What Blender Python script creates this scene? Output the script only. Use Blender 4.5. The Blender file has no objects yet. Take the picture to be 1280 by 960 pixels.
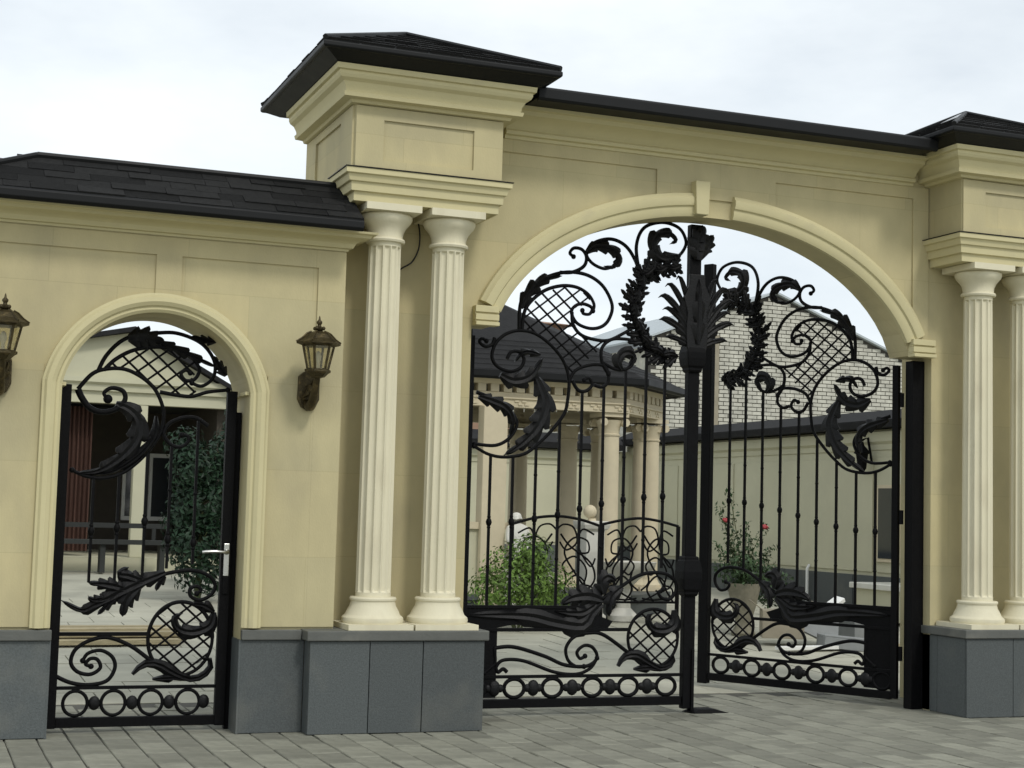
import bpy, bmesh, math, random
from mathutils import Vector, Matrix
random.seed(7)
R = math.radians
# ------------------------------------------------------------------ camera, sky, sun, exposure
scene = bpy.context.scene
col = scene.collection
cd = bpy.data.cameras.new('camera'); cam = bpy.data.objects.new('camera', cd); col.objects.link(cam)
cd.sensor_width = 36; cd.lens = 55.22; cd.clip_start = .05; cd.clip_end = 3000
yaw, pitch, roll = .3679, .0816, .0275
fw = Vector((math.sin(yaw)*math.cos(pitch), math.cos(yaw)*math.cos(pitch), math.sin(pitch)))
rt = Vector((math.cos(yaw), -math.sin(yaw), 0)); up = rt.cross(fw)
r2 = math.cos(roll)*rt + math.sin(roll)*up; u2 = -math.sin(roll)*rt + math.cos(roll)*up
m = Matrix((r2, u2, -fw)).transposed().to_4x4(); m.translation = Vector((-3.933, -11.087, 1.55))
cam.matrix_world = m; scene.camera = cam

SUN_DIR = Vector((.22, -.85, .95)).normalized()          # towards the sun
w = bpy.data.worlds.new('World'); scene.world = w; w.use_nodes = True
nt = w.node_tree; nt.nodes.clear()
out = nt.nodes.new('ShaderNodeOutputWorld'); bg = nt.nodes.new('ShaderNodeBackground')
sky = nt.nodes.new('ShaderNodeTexSky'); sky.sky_type = 'NISHITA'; sky.sun_disc = False
sky.sun_elevation = math.asin(SUN_DIR.z); sky.sun_rotation = math.atan2(SUN_DIR.x, SUN_DIR.y)
tc = nt.nodes.new('ShaderNodeTexCoord'); mp = nt.nodes.new('ShaderNodeMapping'); mp.inputs['Scale'].default_value = (1.6, 1.6, 4.2)
no = nt.nodes.new('ShaderNodeTexNoise'); no.inputs['Scale'].default_value = 1.7; no.inputs['Detail'].default_value = 6; no.inputs['Roughness'].default_value = .55
cr = nt.nodes.new('ShaderNodeValToRGB'); cr.color_ramp.elements[0].position = .32; cr.color_ramp.elements[0].color = (.66,.66,.66,1)
cr.color_ramp.elements[1].position = .62; cr.color_ramp.elements[1].color = (1,1,1,1)
mx = nt.nodes.new('ShaderNodeMix'); mx.data_type = 'RGBA'
mx.inputs['B'].default_value = (10.3, 10.9, 11.2, 1)                      # the overcast cloud sheet
nt.links.new(tc.outputs['Generated'], mp.inputs['Vector']); nt.links.new(mp.outputs['Vector'], no.inputs['Vector'])
nt.links.new(no.outputs['Fac'], cr.inputs['Fac']); nt.links.new(cr.outputs['Color'], mx.inputs['Factor'])
nt.links.new(sky.outputs['Color'], mx.inputs['A']); nt.links.new(mx.outputs['Result'], bg.inputs['Color'])
bg.inputs['Strength'].default_value = .1
nt.links.new(bg.outputs['Background'], out.inputs['Surface'])
sd = bpy.data.lights.new('sun', 'SUN'); sd.energy = 1.5; sd.angle = R(10); sd.color = (1, .965, .90)
so = bpy.data.objects.new('sun', sd); col.objects.link(so); so.rotation_euler = (-SUN_DIR).to_track_quat('-Z', 'Y').to_euler(); so.location = (4, -8, 12)
scene.view_settings.view_transform = 'Standard'; scene.view_settings.look = 'None'
scene.view_settings.exposure = 0; scene.view_settings.gamma = 1; scene.view_settings.use_curve_mapping = False

# ------------------------------------------------------------------ materials
def mat(name, c, rough=.8, var=.12, scale=4, bump=.15, bscale=60, metal=0, spec=.4, rnd=0, stain=None, stretch=(1,1,1), coat=0, slabs=None):
    m = bpy.data.materials.new(name); m.use_nodes = True; t = m.node_tree; b = t.nodes['Principled BSDF']
    b.inputs['Roughness'].default_value = rough; b.inputs['Metallic'].default_value = metal; b.inputs['Specular IOR Level'].default_value = spec
    b.inputs['Coat Weight'].default_value = coat
    g = t.nodes.new('ShaderNodeTexCoord'); mpn = t.nodes.new('ShaderNodeMapping'); mpn.inputs['Scale'].default_value = stretch
    t.links.new(g.outputs['Object'], mpn.inputs['Vector']); vec = mpn.outputs['Vector']
    n = t.nodes.new('ShaderNodeTexNoise'); n.inputs['Scale'].default_value = scale; n.inputs['Detail'].default_value = 7; n.inputs['Roughness'].default_value = .62
    t.links.new(vec, n.inputs['Vector'])
    cr = t.nodes.new('ShaderNodeValToRGB'); e = cr.color_ramp.elements
    e[0].position = .28; e[1].position = .72
    e[0].color = tuple(x*(1-var) for x in c)+(1,); e[1].color = tuple(min(1,x*(1+var)) for x in c)+(1,)
    t.links.new(n.outputs['Fac'], cr.inputs['Fac']); last = cr.outputs['Color']
    if stain:
        sc, n_s, amt, pos = stain
        n2 = t.nodes.new('ShaderNodeTexNoise'); n2.inputs['Scale'].default_value = n_s; n2.inputs['Detail'].default_value = 8
        t.links.new(vec, n2.inputs['Vector'])
        c2 = t.nodes.new('ShaderNodeValToRGB'); c2.color_ramp.elements[0].position = pos; c2.color_ramp.elements[1].position = pos+.22
        c2.color_ramp.elements[0].color = (0,0,0,1); c2.color_ramp.elements[1].color = (amt,amt,amt,1)
        t.links.new(n2.outputs['Fac'], c2.inputs['Fac'])
        mm = t.nodes.new('ShaderNodeMix'); mm.data_type = 'RGBA'; mm.inputs['B'].default_value = sc+(1,)
        t.links.new(c2.outputs['Color'], mm.inputs['Factor']); t.links.new(last, mm.inputs['A']); last = mm.outputs['Result']
    if slabs:                      # cladding slabs: slight tone change from piece to piece, hairline joints
        sx = t.nodes.new('ShaderNodeSeparateXYZ'); t.links.new(g.outputs['Object'], sx.inputs[0])
        ad = t.nodes.new('ShaderNodeMath'); t.links.new(sx.outputs['X'], ad.inputs[0]); t.links.new(sx.outputs['Y'], ad.inputs[1])
        cb_ = t.nodes.new('ShaderNodeCombineXYZ'); t.links.new(ad.outputs[0], cb_.inputs['X']); t.links.new(sx.outputs['Z'], cb_.inputs['Y'])
        bk = t.nodes.new('ShaderNodeTexBrick'); t.links.new(cb_.outputs[0], bk.inputs['Vector'])
        bk.inputs['Scale'].default_value = 1; bk.inputs['Brick Width'].default_value = slabs[0]; bk.inputs['Row Height'].default_value = slabs[1]
        bk.inputs['Mortar Size'].default_value = .0025; bk.inputs['Mortar Smooth'].default_value = .1
        bk.inputs['Color1'].default_value = (.95,.95,.965,1); bk.inputs['Color2'].default_value = (1.04,1.02,1.0,1); bk.inputs['Mortar'].default_value = (.88,.87,.85,1)
        ml = t.nodes.new('ShaderNodeMix'); ml.data_type = 'RGBA'; ml.blend_type = 'MULTIPLY'; ml.inputs['Factor'].default_value = 1
        t.links.new(last, ml.inputs['A']); t.links.new(bk.outputs['Color'], ml.inputs['B']); last = ml.outputs['Result']
    if rnd:
        oi = t.nodes.new('ShaderNodeObjectInfo'); mr = t.nodes.new('ShaderNodeMapRange')
        mr.inputs['To Min'].default_value = 1-rnd; mr.inputs['To Max'].default_value = 1+rnd
        t.links.new(oi.outputs['Random'], mr.inputs['Value'])
        hs = t.nodes.new('ShaderNodeHueSaturation'); t.links.new(mr.outputs['Result'], hs.inputs['Value'])
        t.links.new(last, hs.inputs['Color']); last = hs.outputs['Color']
    t.links.new(last, b.inputs['Base Color'])
    if bump:
        n3 = t.nodes.new('ShaderNodeTexNoise'); n3.inputs['Scale'].default_value = bscale; n3.inputs['Detail'].default_value = 6
        t.links.new(vec, n3.inputs['Vector'])
        bp = t.nodes.new('ShaderNodeBump'); bp.inputs['Strength'].default_value = bump; bp.inputs['Distance'].default_value = .01
        t.links.new(n3.outputs['Fac'], bp.inputs['Height']); t.links.new(bp.outputs['Normal'], b.inputs['Normal'])
        rr = t.nodes.new('ShaderNodeMapRange'); rr.inputs['To Min'].default_value = max(.05,rough-.12); rr.inputs['To Max'].default_value = min(1,rough+.12)
        t.links.new(n.outputs['Fac'], rr.inputs['Value']); t.links.new(rr.outputs['Result'], b.inputs['Roughness'])
    return m
M = {}
M['wall'] = mat('cream_stone_cladding', (.478,.424,.245), .78, .14, 1.6, .12, 90, stain=((.33,.295,.19),2.0,.55,.50), stretch=(1,1,.55), slabs=(.9,.6))
M['trim'] = mat('cream_stone_trim', (.545,.49,.285), .72, .06, 2.5, .1, 80, stain=((.37,.33,.23),5,.35,.57))
M['column'] = mat('pale_column_stone', (.65,.605,.445), .7, .07, 3, .12, 70, stain=((.46,.41,.29),6,.5,.54), stretch=(1,1,.35))
M['plinth'] = mat('dark_grey_slab', (.078,.088,.088), .6, .26, 80, .2, 140, rnd=.16, stain=((.15,.15,.13),2.4,.5,.52))
M['cap'] = mat('grey_coping_stone', (.105,.108,.098), .7, .14, 6, .2, 60, stain=((.25,.24,.2),4,.4,.55))
M['shingle'] = mat('charcoal_shingle', (.014,.014,.0138), .9, .35, 30, .8, 220, rnd=.45, spec=.15)
M['fascia'] = mat('black_gutter_metal', (.006,.0065,.007), .5, .15, 3, .04, 30, spec=.22)
M['flash'] = mat('grey_flashing', (.42,.43,.44), .45, .1, 9, .1, 30, metal=.6)
M['iron'] = mat('black_wrought_iron', (.004,.004,.0045), .55, .35, 40, .35, 160, spec=.09)
M['iron2'] = mat('black_leaf_iron', (.005,.005,.0055), .5, .35, 25, .4, 90, spec=.24)
M['chrome'] = mat('brushed_steel', (.55,.55,.53), .3, .05, 20, .03, 200, metal=1)
M['lamp'] = mat('aged_bronze', (.05,.038,.016), .42, .4, 30, .5, 90, metal=.55, stain=((.20,.145,.06),26,.6,.54))
M['wire'] = mat('black_cable', (.02,.02,.02), .6, .1, 9, 0)
M['paver'] = mat('grey_green_paver', (.215,.214,.172), .85, .26, 9, .4, 130, rnd=.2, stain=((.09,.09,.07),4.5,.6,.52))
M['bed'] = mat('dark_joint_sand', (.085,.083,.07), .95, .3, 20, .5, 150)
M['yard'] = mat('grey_yard_concrete', (.38,.372,.30), .9, .2, 1.2, .3, 60, stain=((.17,.17,.14),.9,.5,.5))
M['bgwall'] = mat('cream_yard_wall', (.50,.485,.35), .85, .08, 1.2, .1, 60)
M['bgcol'] = mat('cream_garden_column', (.56,.49,.345), .75, .08, 4, .1, 60)
M['bgroof'] = mat('dark_tile_roof', (.02,.02,.0205), .85, .3, 6, .6, 30, spec=.15)
M['brick'] = mat('white_brick', (.46,.45,.39), .85, .3, 3.2, .2, 60, stain=((.40,.37,.32),2.5,.5,.55))
M['mortar'] = mat('dark_mortar', (.075,.07,.06), .95, .2, 9, .2, 80)
M['white'] = mat('white_stone', (.62,.61,.55), .6, .06, 6, .1, 60)
M['whitepaint'] = mat('white_paint', (.72,.72,.69), .5, .05, 6, .03, 60)
M['wood'] = mat('pale_timber', (.34,.29,.18), .75, .25, 6, .2, 60, rnd=.2, stretch=(1,8,8))
M['brown'] = mat('brown_drape', (.085,.042,.03), .9, .25, 3, .2, 60, stretch=(6,6,.6))
M['tan'] = mat('brown_roof_tile', (.30,.19,.13), .85, .2, 6, .3, 30)
M['blue'] = mat('navy_roof_sheet', (.018,.03,.085), .5, .1, 3, .1, 30)
M['greyblue'] = mat('blue_grey_render', (.40,.44,.46), .85, .08, 2, .1, 30)
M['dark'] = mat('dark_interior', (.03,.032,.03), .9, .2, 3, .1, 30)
M['carton'] = mat('grey_brown_carton', (.27,.24,.18), .85, .15, 5, .1, 30)
M['shadewall'] = mat('porch_shade_wall', (.05,.042,.032), .85, .2, 4, .1, 30)  # wall colour with the dimness of the porch painted in
M['plastic'] = mat('grey_plastic', (.22,.23,.23), .5, .1, 8, .05, 60)
M['pot'] = mat('cream_planter', (.20,.185,.135), .85, .3, 9, .3, 40)
M['stem'] = mat('green_stem', (.07,.085,.035), .8, .2, 9, .1, 60)
def leafmat(name, c, tr=.25):
    m = bpy.data.materials.new(name); m.use_nodes = True; t = m.node_tree; b = t.nodes['Principled BSDF']
    g = t.nodes.new('ShaderNodeNewGeometry'); cr = t.nodes.new('ShaderNodeValToRGB'); e = cr.color_ramp.elements
    e[0].color = tuple(x*.55 for x in c)+(1,); e[1].color = tuple(x*1.45 for x in c)+(1,)
    t.links.new(g.outputs['Random Per Island'], cr.inputs['Fac']); t.links.new(cr.outputs['Color'], b.inputs['Base Color'])
    b.inputs['Roughness'].default_value = .55; b.inputs['Specular IOR Level'].default_value = .3
    return m
M['leaf'] = leafmat('bright_bush_leaf', (.10,.17,.03)); M['leafd'] = leafmat('dark_evergreen_leaf', (.010,.030,.013)); M['leafr'] = leafmat('rose_leaf', (.035,.065,.025))
M['rose'] = mat('red_rose', (.30,.035,.04), .6, .3, 40, .1, 60)
gm = bpy.data.materials.new('lantern_glass'); gm.use_nodes = True; b = gm.node_tree.nodes['Principled BSDF']
b.inputs['Base Color'].default_value = (.86,.82,.66,1); b.inputs['Roughness'].default_value = .06; b.inputs['Transmission Weight'].default_value = .95; b.inputs['IOR'].default_value = 1.45
M['glass'] = gm
wg = bpy.data.materials.new('window_glass'); wg.use_nodes = True; b = wg.node_tree.nodes['Principled BSDF']
b.inputs['Base Color'].default_value = (.02,.025,.03,1); b.inputs['Roughness'].default_value = .06; b.inputs['Specular IOR Level'].default_value = .7
M['pane'] = wg

# ------------------------------------------------------------------ mesh builder
def crom(P, n=8, closed=False):
    P = [Vector(p) for p in P]; o = []; N = len(P)
    if N < 3:
        return [P[0].lerp(P[-1], i/n) for i in range(n+1)]
    for i in range(N-1 if not closed else N):
        if closed: a,b,c,d = P[(i-1)%N],P[i],P[(i+1)%N],P[(i+2)%N]
        else: a,b,c,d = P[max(i-1,0)],P[i],P[i+1],P[min(i+2,N-1)]
        for k in range(n):
            t = k/n
            o.append(.5*((2*b)+(c-a)*t+(2*a-5*b+4*c-d)*t*t+(3*b-a-3*c+d)*t**3))
    if not closed: o.append(P[-1])
    return o
class MB:
    def __init__(s): s.v = []; s.f = []
    def add(s, V, F):
        o = len(s.v); s.v += [tuple(p) for p in V]; s.f += [tuple(i+o for i in f) for f in F]; return s
    def box(s, x0, x1, y0, y1, z0, z1, top=0):
        t = top
        V = [(x0,y0,z0),(x1,y0,z0),(x1,y1,z0),(x0,y1,z0),(x0+t,y0+t,z1),(x1-t,y0+t,z1),(x1-t,y1-t,z1),(x0+t,y1-t,z1)]
        return s.add(V, [(3,2,1,0),(4,5,6,7),(0,1,5,4),(1,2,6,5),(2,3,7,6),(3,0,4,7)])
    def obox(s, c, X, Y, Z, hx, hy, hz):
        c = Vector(c); V = [c+X*hx*a+Y*hy*b+Z*hz*d for d in (-1,1) for a,b in ((-1,-1),(1,-1),(1,1),(-1,1))]
        return s.add(V, [(3,2,1,0),(4,5,6,7),(0,1,5,4),(1,2,6,5),(2,3,7,6),(3,0,4,7)])
    def prism(s, poly, y0, y1):           # polygon in (x, z), extruded along y
        n = len(poly); V = [(x,y0,z) for x,z in poly]+[(x,y1,z) for x,z in poly]
        F = [tuple(range(n)), tuple(range(2*n-1,n-1,-1))]+[(i,(i+1)%n+0,(i+1)%n+n,i+n) for i in range(n)]
        return s.add(V, F)
    def lathe(s, prof, c=(0,0,0), seg=24, sq=False, rfun=None):   # prof [(r, z)]
        V = []; F = []
        for r,z in prof:
            for k in range(seg):
                a = 2*math.pi*(k+.5)/seg if sq else 2*math.pi*k/seg
                rr = r*(1.41421 if sq and seg == 4 else 1)
                if rfun: rr = rfun(rr, a, z)
                V.append((c[0]+rr*math.cos(a), c[1]+rr*math.sin(a), c[2]+z))
        for i in range(len(prof)-1):
            for k in range(seg):
                k2 = (k+1)%seg; F.append((i*seg+k, i*seg+k2, (i+1)*seg+k2, (i+1)*seg+k))
        F.append(tuple(range(seg-1,-1,-1))); F.append(tuple((len(prof)-1)*seg+k for k in range(seg)))
        return s.add(V, F)
    def tube(s, P, r, seg=8, r1=None, flat=1):
        P = [Vector(p) for p in P]; n = len(P); V = []; F = []
        if r1 is None: r1 = r
        u = None
        for i,p in enumerate(P):
            t = (P[min(i+1,n-1)]-P[max(i-1,0)])
            if t.length < 1e-9: t = Vector((0,0,1))
            t.normalize()
            if u is None:
                u = t.orthogonal().normalized()
            u = (u-t*u.dot(t)); u.normalize(); w_ = t.cross(u)
            rr = r+(r1-r)*i/max(1,n-1)
            for k in range(seg):
                a = 2*math.pi*k/seg; V.append(p+(u*math.cos(a)+w_*math.sin(a))*rr)
        for i in range(n-1):
            for k in range(seg):
                k2 = (k+1)%seg; F.append((i*seg+k,i*seg+k2,(i+1)*seg+k2,(i+1)*seg+k))
        F.append(tuple(range(seg-1,-1,-1))); F.append(tuple((n-1)*seg+k for k in range(seg)))
        return s.add(V, F)
    def sphere(s, c, r, seg=12, rings=8, sc=(1,1,1)):
        pr = [(max(1e-4,r*math.sin(math.pi*i/rings)), -r*math.cos(math.pi*i/rings)) for i in range(rings+1)]
        V0 = len(s.v); s.lathe(pr, (0,0,0), seg)
        for i in range(V0, len(s.v)):
            x,y,z = s.v[i]; s.v[i] = (c[0]+x*sc[0], c[1]+y*sc[1], c[2]+z*sc[2])
        return s
    def sweep(s, path, prof, closed=False):
        # path [(x, y)] walked with the outside on the right hand; prof closed polygon [(out, z)]
        n = len(path); k = len(prof); V = []; F = []
        P = [Vector(p) for p in path]
        def nrm(a, b):
            d = (b-a).normalized(); return Vector((d.y, -d.x))
        for i in range(n):
            if closed or 0 < i < n-1:
                n0 = nrm(P[i-1], P[i]); n1 = nrm(P[i], P[(i+1)%n])
                q = (n0+n1)/(1+n0.dot(n1))
            else: q = nrm(P[0],P[1]) if i == 0 else nrm(P[-2],P[-1])
            for o,z in prof: V.append((P[i].x+q.x*o, P[i].y+q.y*o, z))
        for i in range(n if closed else n-1):
            j = (i+1)%n
            for a in range(k):
                b_ = (a+1)%k; F.append((i*k+a, j*k+a, j*k+b_, i*k+b_))
        if not closed:
            F.append(tuple(range(k))); F.append(tuple((n-1)*k+a for a in range(k-1,-1,-1)))
        return s.add(V, F)
    def arch(s, cx, cz, a0, a1, prof, seg=48):   # prof closed polygon [(radius, y)], angles from vertical
        k = len(prof); V = []; F = []
        for i in range(seg+1):
            a = a0+(a1-a0)*i/seg
            for r,y in prof: V.append((cx+r*math.sin(a), y, cz+r*math.cos(a)))
        for i in range(seg):
            for a in range(k):
                b_ = (a+1)%k; F.append((i*k+a,(i+1)*k+a,(i+1)*k+b_,i*k+b_))
        F.append(tuple(range(k))); F.append(tuple(seg*k+a for a in range(k-1,-1,-1)))
        return s.add(V, F)
    def along(s, pts, prof, y0=0):   # sweep along a curve of (x, z); prof closed polygon [(outward, y)]
        k = len(prof); V = []; F = []; n = len(pts); P = [Vector(q) for q in pts]
        for i in range(n):
            T = (P[min(i+1,n-1)]-P[max(i-1,0)]).normalized(); N = Vector((-T.y,T.x))
            for o,y in prof: V.append((P[i].x+N.x*o, y, P[i].y+N.y*o))
        for i in range(n-1):
            for a in range(k):
                b_ = (a+1)%k; F.append((i*k+a,(i+1)*k+a,(i+1)*k+b_,i*k+b_))
        F.append(tuple(range(k))); F.append(tuple((n-1)*k+a for a in range(k-1,-1,-1)))
        return s.add(V, F)
    def leaf(s, spine, wid, lobes=4, y=0, depth=.022, curl=.0):   # acanthus leaf lying in the x-z plane
        P = crom(spine, 10); L = [0]
        for i in range(1,len(P)): L.append(L[-1]+(P[i]-P[i-1]).length)
        tot = L[-1]; n = max(10, lobes*7); S = []
        j = 0
        for i in range(n+1):
            d = tot*i/n
            while j < len(P)-2 and L[j+1] < d: j += 1
            q = (d-L[j])/max(1e-9,L[j+1]-L[j]); S.append(P[j].lerp(P[j+1], min(1,q)))
        V = []; F = []
        for i in range(n+1):
            t = i/n; T = (S[min(i+1,n)]-S[max(i-1,0)]).normalized(); N = Vector((-T.y, T.x))
            env = wid*(math.sin(math.pi*min(1,(.08+.92*t)**.75)))**.8 if t < 1 else 0
            env = max(env, .004)
            fr = (t*lobes) % 1
            sa = .5+.5*(fr/.72 if fr < .72 else (1-fr)/.28)
            for sd_ in (-1,-.55,0,.55,1):
                ww = env*(sa if abs(sd_) == 1 else .62)*(1 if abs(sd_) != .55 else .9)*sd_
                adv = abs(sd_)*env*.35*(fr/.72 if fr < .72 else 1)
                p = S[i]+N*ww+T*adv
                V.append((p.x, p.y, abs(sd_)))
        fv = []; n5 = 5
        base = len(s.v)
        def dep(a, t): return {1:.15,.55:1.0,0:.55}[round(a,2)]*depth*(.35+.65*math.sin(math.pi*min(1,.15+.8*t)))
        VV = []
        for i,(x,z,a) in enumerate(V): VV.append((x, y-dep(a,(i//5)/n), z))
        for i,(x,z,a) in enumerate(V): VV.append((x, y+dep(a,(i//5)/n), z))
        o = len(V)
        for i in range(n):
            for k in range(4):
                a = i*5+k; F.append((a,a+1,a+6,a+5)); F.append((o+a+5,o+a+6,o+a+1,o+a))
            F.append((i*5, i*5+5, o+i*5+5, o+i*5)); F.append((i*5+4, o+i*5+4, o+i*5+9, i*5+9))
        F.append((0,o,o+1,1)); F.append((1,o+1,o+2,2)); F.append((2,o+2,o+3,3)); F.append((3,o+3,o+4,4))
        e = n*5
        for k in range(4): F.append((e+k, e+k+1, o+e+k+1, o+e+k))
        return s.add(VV, F)
    def mesh(s, name, m, smooth=None, off=(0,0,0)):
        me = bpy.data.meshes.new(name)
        me.from_pydata([(x-off[0],y-off[1],z-off[2]) for x,y,z in s.v], [], s.f)
        bm = bmesh.new(); bm.from_mesh(me); bmesh.ops.recalc_face_normals(bm, faces=bm.faces); bm.to_mesh(me); bm.free()
        if m: me.materials.append(m)
        if smooth is not None:
            me.polygons.foreach_set('use_smooth', [True]*len(me.polygons)); me.set_sharp_from_angle(angle=R(smooth))
        me.update(); return me
    def build(s, name, m, parent=None, smooth=None, bevel=0, label=None, local=False, kind=None):
        off = (0,0,0)
        if parent is not None and not local: off = wloc(parent)
        me = s.mesh(name, M[m] if isinstance(m,str) else m, smooth, off)
        o = bpy.data.objects.new(name, me); col.objects.link(o)
        if parent is not None: o.parent = parent
        if bevel:
            b = o.modifiers.new('bevel','BEVEL'); b.width = bevel; b.segments = 2; b.limit_method = 'ANGLE'; b.angle_limit = R(40)
        if label: o['label'] = label
        if kind: o['kind'] = kind
        return o
def wloc(o):
    p = Vector((0,0,0))
    while o is not None: p += o.location; o = o.parent
    return p
def tag(o, label, cat, group=None, kind=None):
    o['label'] = label; o['category'] = cat
    if group: o['group'] = group
    if kind: o['kind'] = kind
    return o
def thing(name, label, cat, loc=(0,0,0), group=None, rz=0):
    o = bpy.data.objects.new(name, None); col.objects.link(o); o.location = loc; o.rotation_euler = (0,0,rz); o.empty_display_size = .2
    return tag(o, label, cat, group)
def struct(o): o['kind'] = 'structure'; return o
def copy_tree(o, parent=None, skip=()):
    c = o.copy(); col.objects.link(c); c.parent = parent
    for ch in [x for x in o.children if x.name.split('.')[0] not in skip]: copy_tree(ch, c, skip)
    return c
def gz(y): return 0 if y < 1.5 else min(.03*(y-1.5), .5)      # the yard rises gently from the gate
W = 4.1445
# ------------------------------------------------------------------ ground and paving
g = MB()
ys = [-400,-60,-3.5,1.5,18.2,60,900]; xs = [-900,-30,30,900]
V = [(x,y,gz(y)-.03) for y in ys for x in xs]; nx = len(xs)
g.add(V, [(j*nx+i,j*nx+i+1,(j+1)*nx+i+1,(j+1)*nx+i) for j in range(len(ys)-1) for i in range(nx-1)])
struct(g.build('ground', 'yard'))
pv = MB().box(-6,8,-4.5,1.49,-.10,-.012); pave = struct(pv.build('pavement', 'bed'))
PW, PL = .2, .4
pm = []
for k in range(5):
    b_ = MB(); j = lambda: random.uniform(-.0015,.0015)
    x,y = PW/2-.003+j(), PL/2-.003+j()
    b_.v = [(-x,-y,-.05),(x,-y,-.05),(x,y,-.05),(-x,y,-.05),(-x,-y,-.006),(x,-y,-.006),(x,y,-.006),(-x,y,-.006),
            (-x+.006,-y+.006,j()),(x-.006,-y+.006,j()),(x-.006,y-.006,j()),(-x+.006,y-.006,j())]
    b_.f = [(0,1,5,4),(1,2,6,5),(2,3,7,6),(3,0,4,7),(4,5,9,8),(5,6,10,9),(6,7,11,10),(7,4,8,11),(8,9,10,11)]
    pm.append(b_.mesh('paver', M['paver']))
far = MB(); cnt = 0
for i in range(-30, 40):
    x = i*PW+.07
    for jy in range(-14, 4):
        y = jy*PL+(PL/2 if i%2 else 0)-.05
        if y > 1.3: continue
        near = (-3.55 < x < 5.5 and y > -1.30-.21*(x+3.4) and (y < .75 if -.1 < x < 4.2 else y < -.25) and not (-1.3 < x < -.02 and y > -.6) and not (x > 4.2 and y > -.6))
        dz = random.uniform(-.003,.003)
        if near and cnt < 298:
            o = bpy.data.objects.new('paver', random.choice(pm)); col.objects.link(o); o.parent = pave
            o.location = (x,y,dz); o.rotation_euler = (random.uniform(-.004,.004),random.uniform(-.006,.006),random.uniform(-.008,.008)); cnt += 1
        else:
            far.box(x-PW/2+.004,x+PW/2-.004,y-PL/2+.004,y+PL/2-.004,-.05,dz,.005)
far.build('paving_field', 'paver', pave, kind='stuff')
# yard slabs seen through the gates: bigger joints, one field
yd = MB()
for i in range(-12, 24):
    for jy in range(0, 22):
        x = i*.6; y = 1.5+jy*.6
        z = lambda q: gz(q)
        e = .006; yy0, yy1 = y+e, y+.6-e
        if y > 10.5: continue
        d = random.uniform(-.003,.003)
        x0,x1 = x+e+(.3 if jy%2 else 0), x+.6-e+(.3 if jy%2 else 0)
        yd.add([(x0,yy0,z(yy0)-.05),(x1,yy0,z(yy0)-.05),(x1,yy1,z(yy1)-.05),(x0,yy1,z(yy1)-.05),(x0,yy0,z(yy0)+d-.01),(x1,yy0,z(yy0)+d-.01),(x1,yy1,z(yy1)+d-.01),(x0,yy1,z(yy1)+d-.01)],
               [(3,2,1,0),(4,5,6,7),(0,1,5,4),(1,2,6,5),(2,3,7,6),(3,0,4,7)])
yard = yd.build('yard_paving', 'yard'); tag(yard, 'pale grey slab paving of the yard behind the gates', 'paving', kind='structure')

# ------------------------------------------------------------------ main arch wall
arch = thing('arch_wall', 'cream stone wall with the wide vehicle arch between two column towers', 'gate wall', (W/2,0,0))
CX, ZS, EA, EH, EZ0 = 2.05, 2.957, 1.91, 1.255, 2.70
HS = EA*math.sqrt(1-((ZS-EZ0)/EH)**2)
def arcz(x): return EZ0+EH*math.sqrt(max(0,1-((x-CX)/EA)**2))
ZT, TH = 4.60, .28
b_ = MB()
b_.box(-1.06,0,0,TH,0,3.719); b_.box(W,W+1.06,0,TH,0,3.719); b_.box(-.02,0,0,TH,3.7192,ZT); b_.box(W,W+.02,0,TH,3.7192,ZT)
xsn = [0,CX-HS]+[CX-HS+2*HS*i/48 for i in range(49)]+[CX+HS,W]
zb = [ZS,ZS]+[arcz(CX-HS+2*HS*i/48) for i in range(49)]+[ZS,ZS]
for i in range(len(xsn)-1):
    if xsn[i+1]-xsn[i] < 1e-6: continue
    x0,x1,z0,z1 = xsn[i],xsn[i+1],zb[i],zb[i+1]
    b_.add([(x0,0,z0),(x1,0,z1),(x1,0,ZT),(x0,0,ZT),(x0,TH,z0),(x1,TH,z1),(x1,TH,ZT),(x0,TH,ZT)],
           [(0,1,2,3),(7,6,5,4),(1,0,4,5),(3,2,6,7)])
b_.build('wall', 'wall', arch)
# raised borders that leave the sunk panels either side of the keystone
br = MB(); D = .017; zt = 4.30
br.box(0.05,W-.05,-D,-.0005,zt,4.40)
br.box(3.94,W-.05,-D,-.0005,3.10,zt)
br.box(1.52,2.60,-D,-.0005,4.10,zt)
br.build('panel_border', 'wall', arch)
# archivolt: stepped moulding round the arch
aw = MB()
prof = [(-.001,-.0),(-.001,-.035),(.028,-.05),(.075,-.05),(.085,-.066),(.115,-.075),(.15,-.072),(.165,-.055),(.185,-.045),(.19,-.03),(.19,0)]
t_e = math.asin((3.06-EZ0)/EH)          # the moulding stands on the imposts
for s_ in (-1,1):
    e = [(CX+s_*EA*math.cos(t),EZ0+EH*math.sin(t)) for t in [t_e+(math.pi/2-(.108 if s_ < 0 else .075)-t_e)*i/40 for i in range(41)]]
    if s_ > 0: e = e[::-1]
    aw.along(e, prof)
aw.build('archivolt', 'trim', arch, smooth=28)
for s_ in (0,1):     # imposts under the archivolt
    im = MB(); x0,x1 = (0.004,CX-HS+.012) if not s_ else (CX+HS-.012,W-.012)
    for za,zb_,o in ((2.945,2.972,.095),(2.9722,2.985,.07),(2.9852,3.03,.084),(3.0302,3.045,.06),(3.0452,3.095,.078)):
        im.box(x0-(0 if s_ else 0),x1,-o,-.001,za,zb_)
    im.build('impost', 'trim', arch, bevel=.003)
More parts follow.
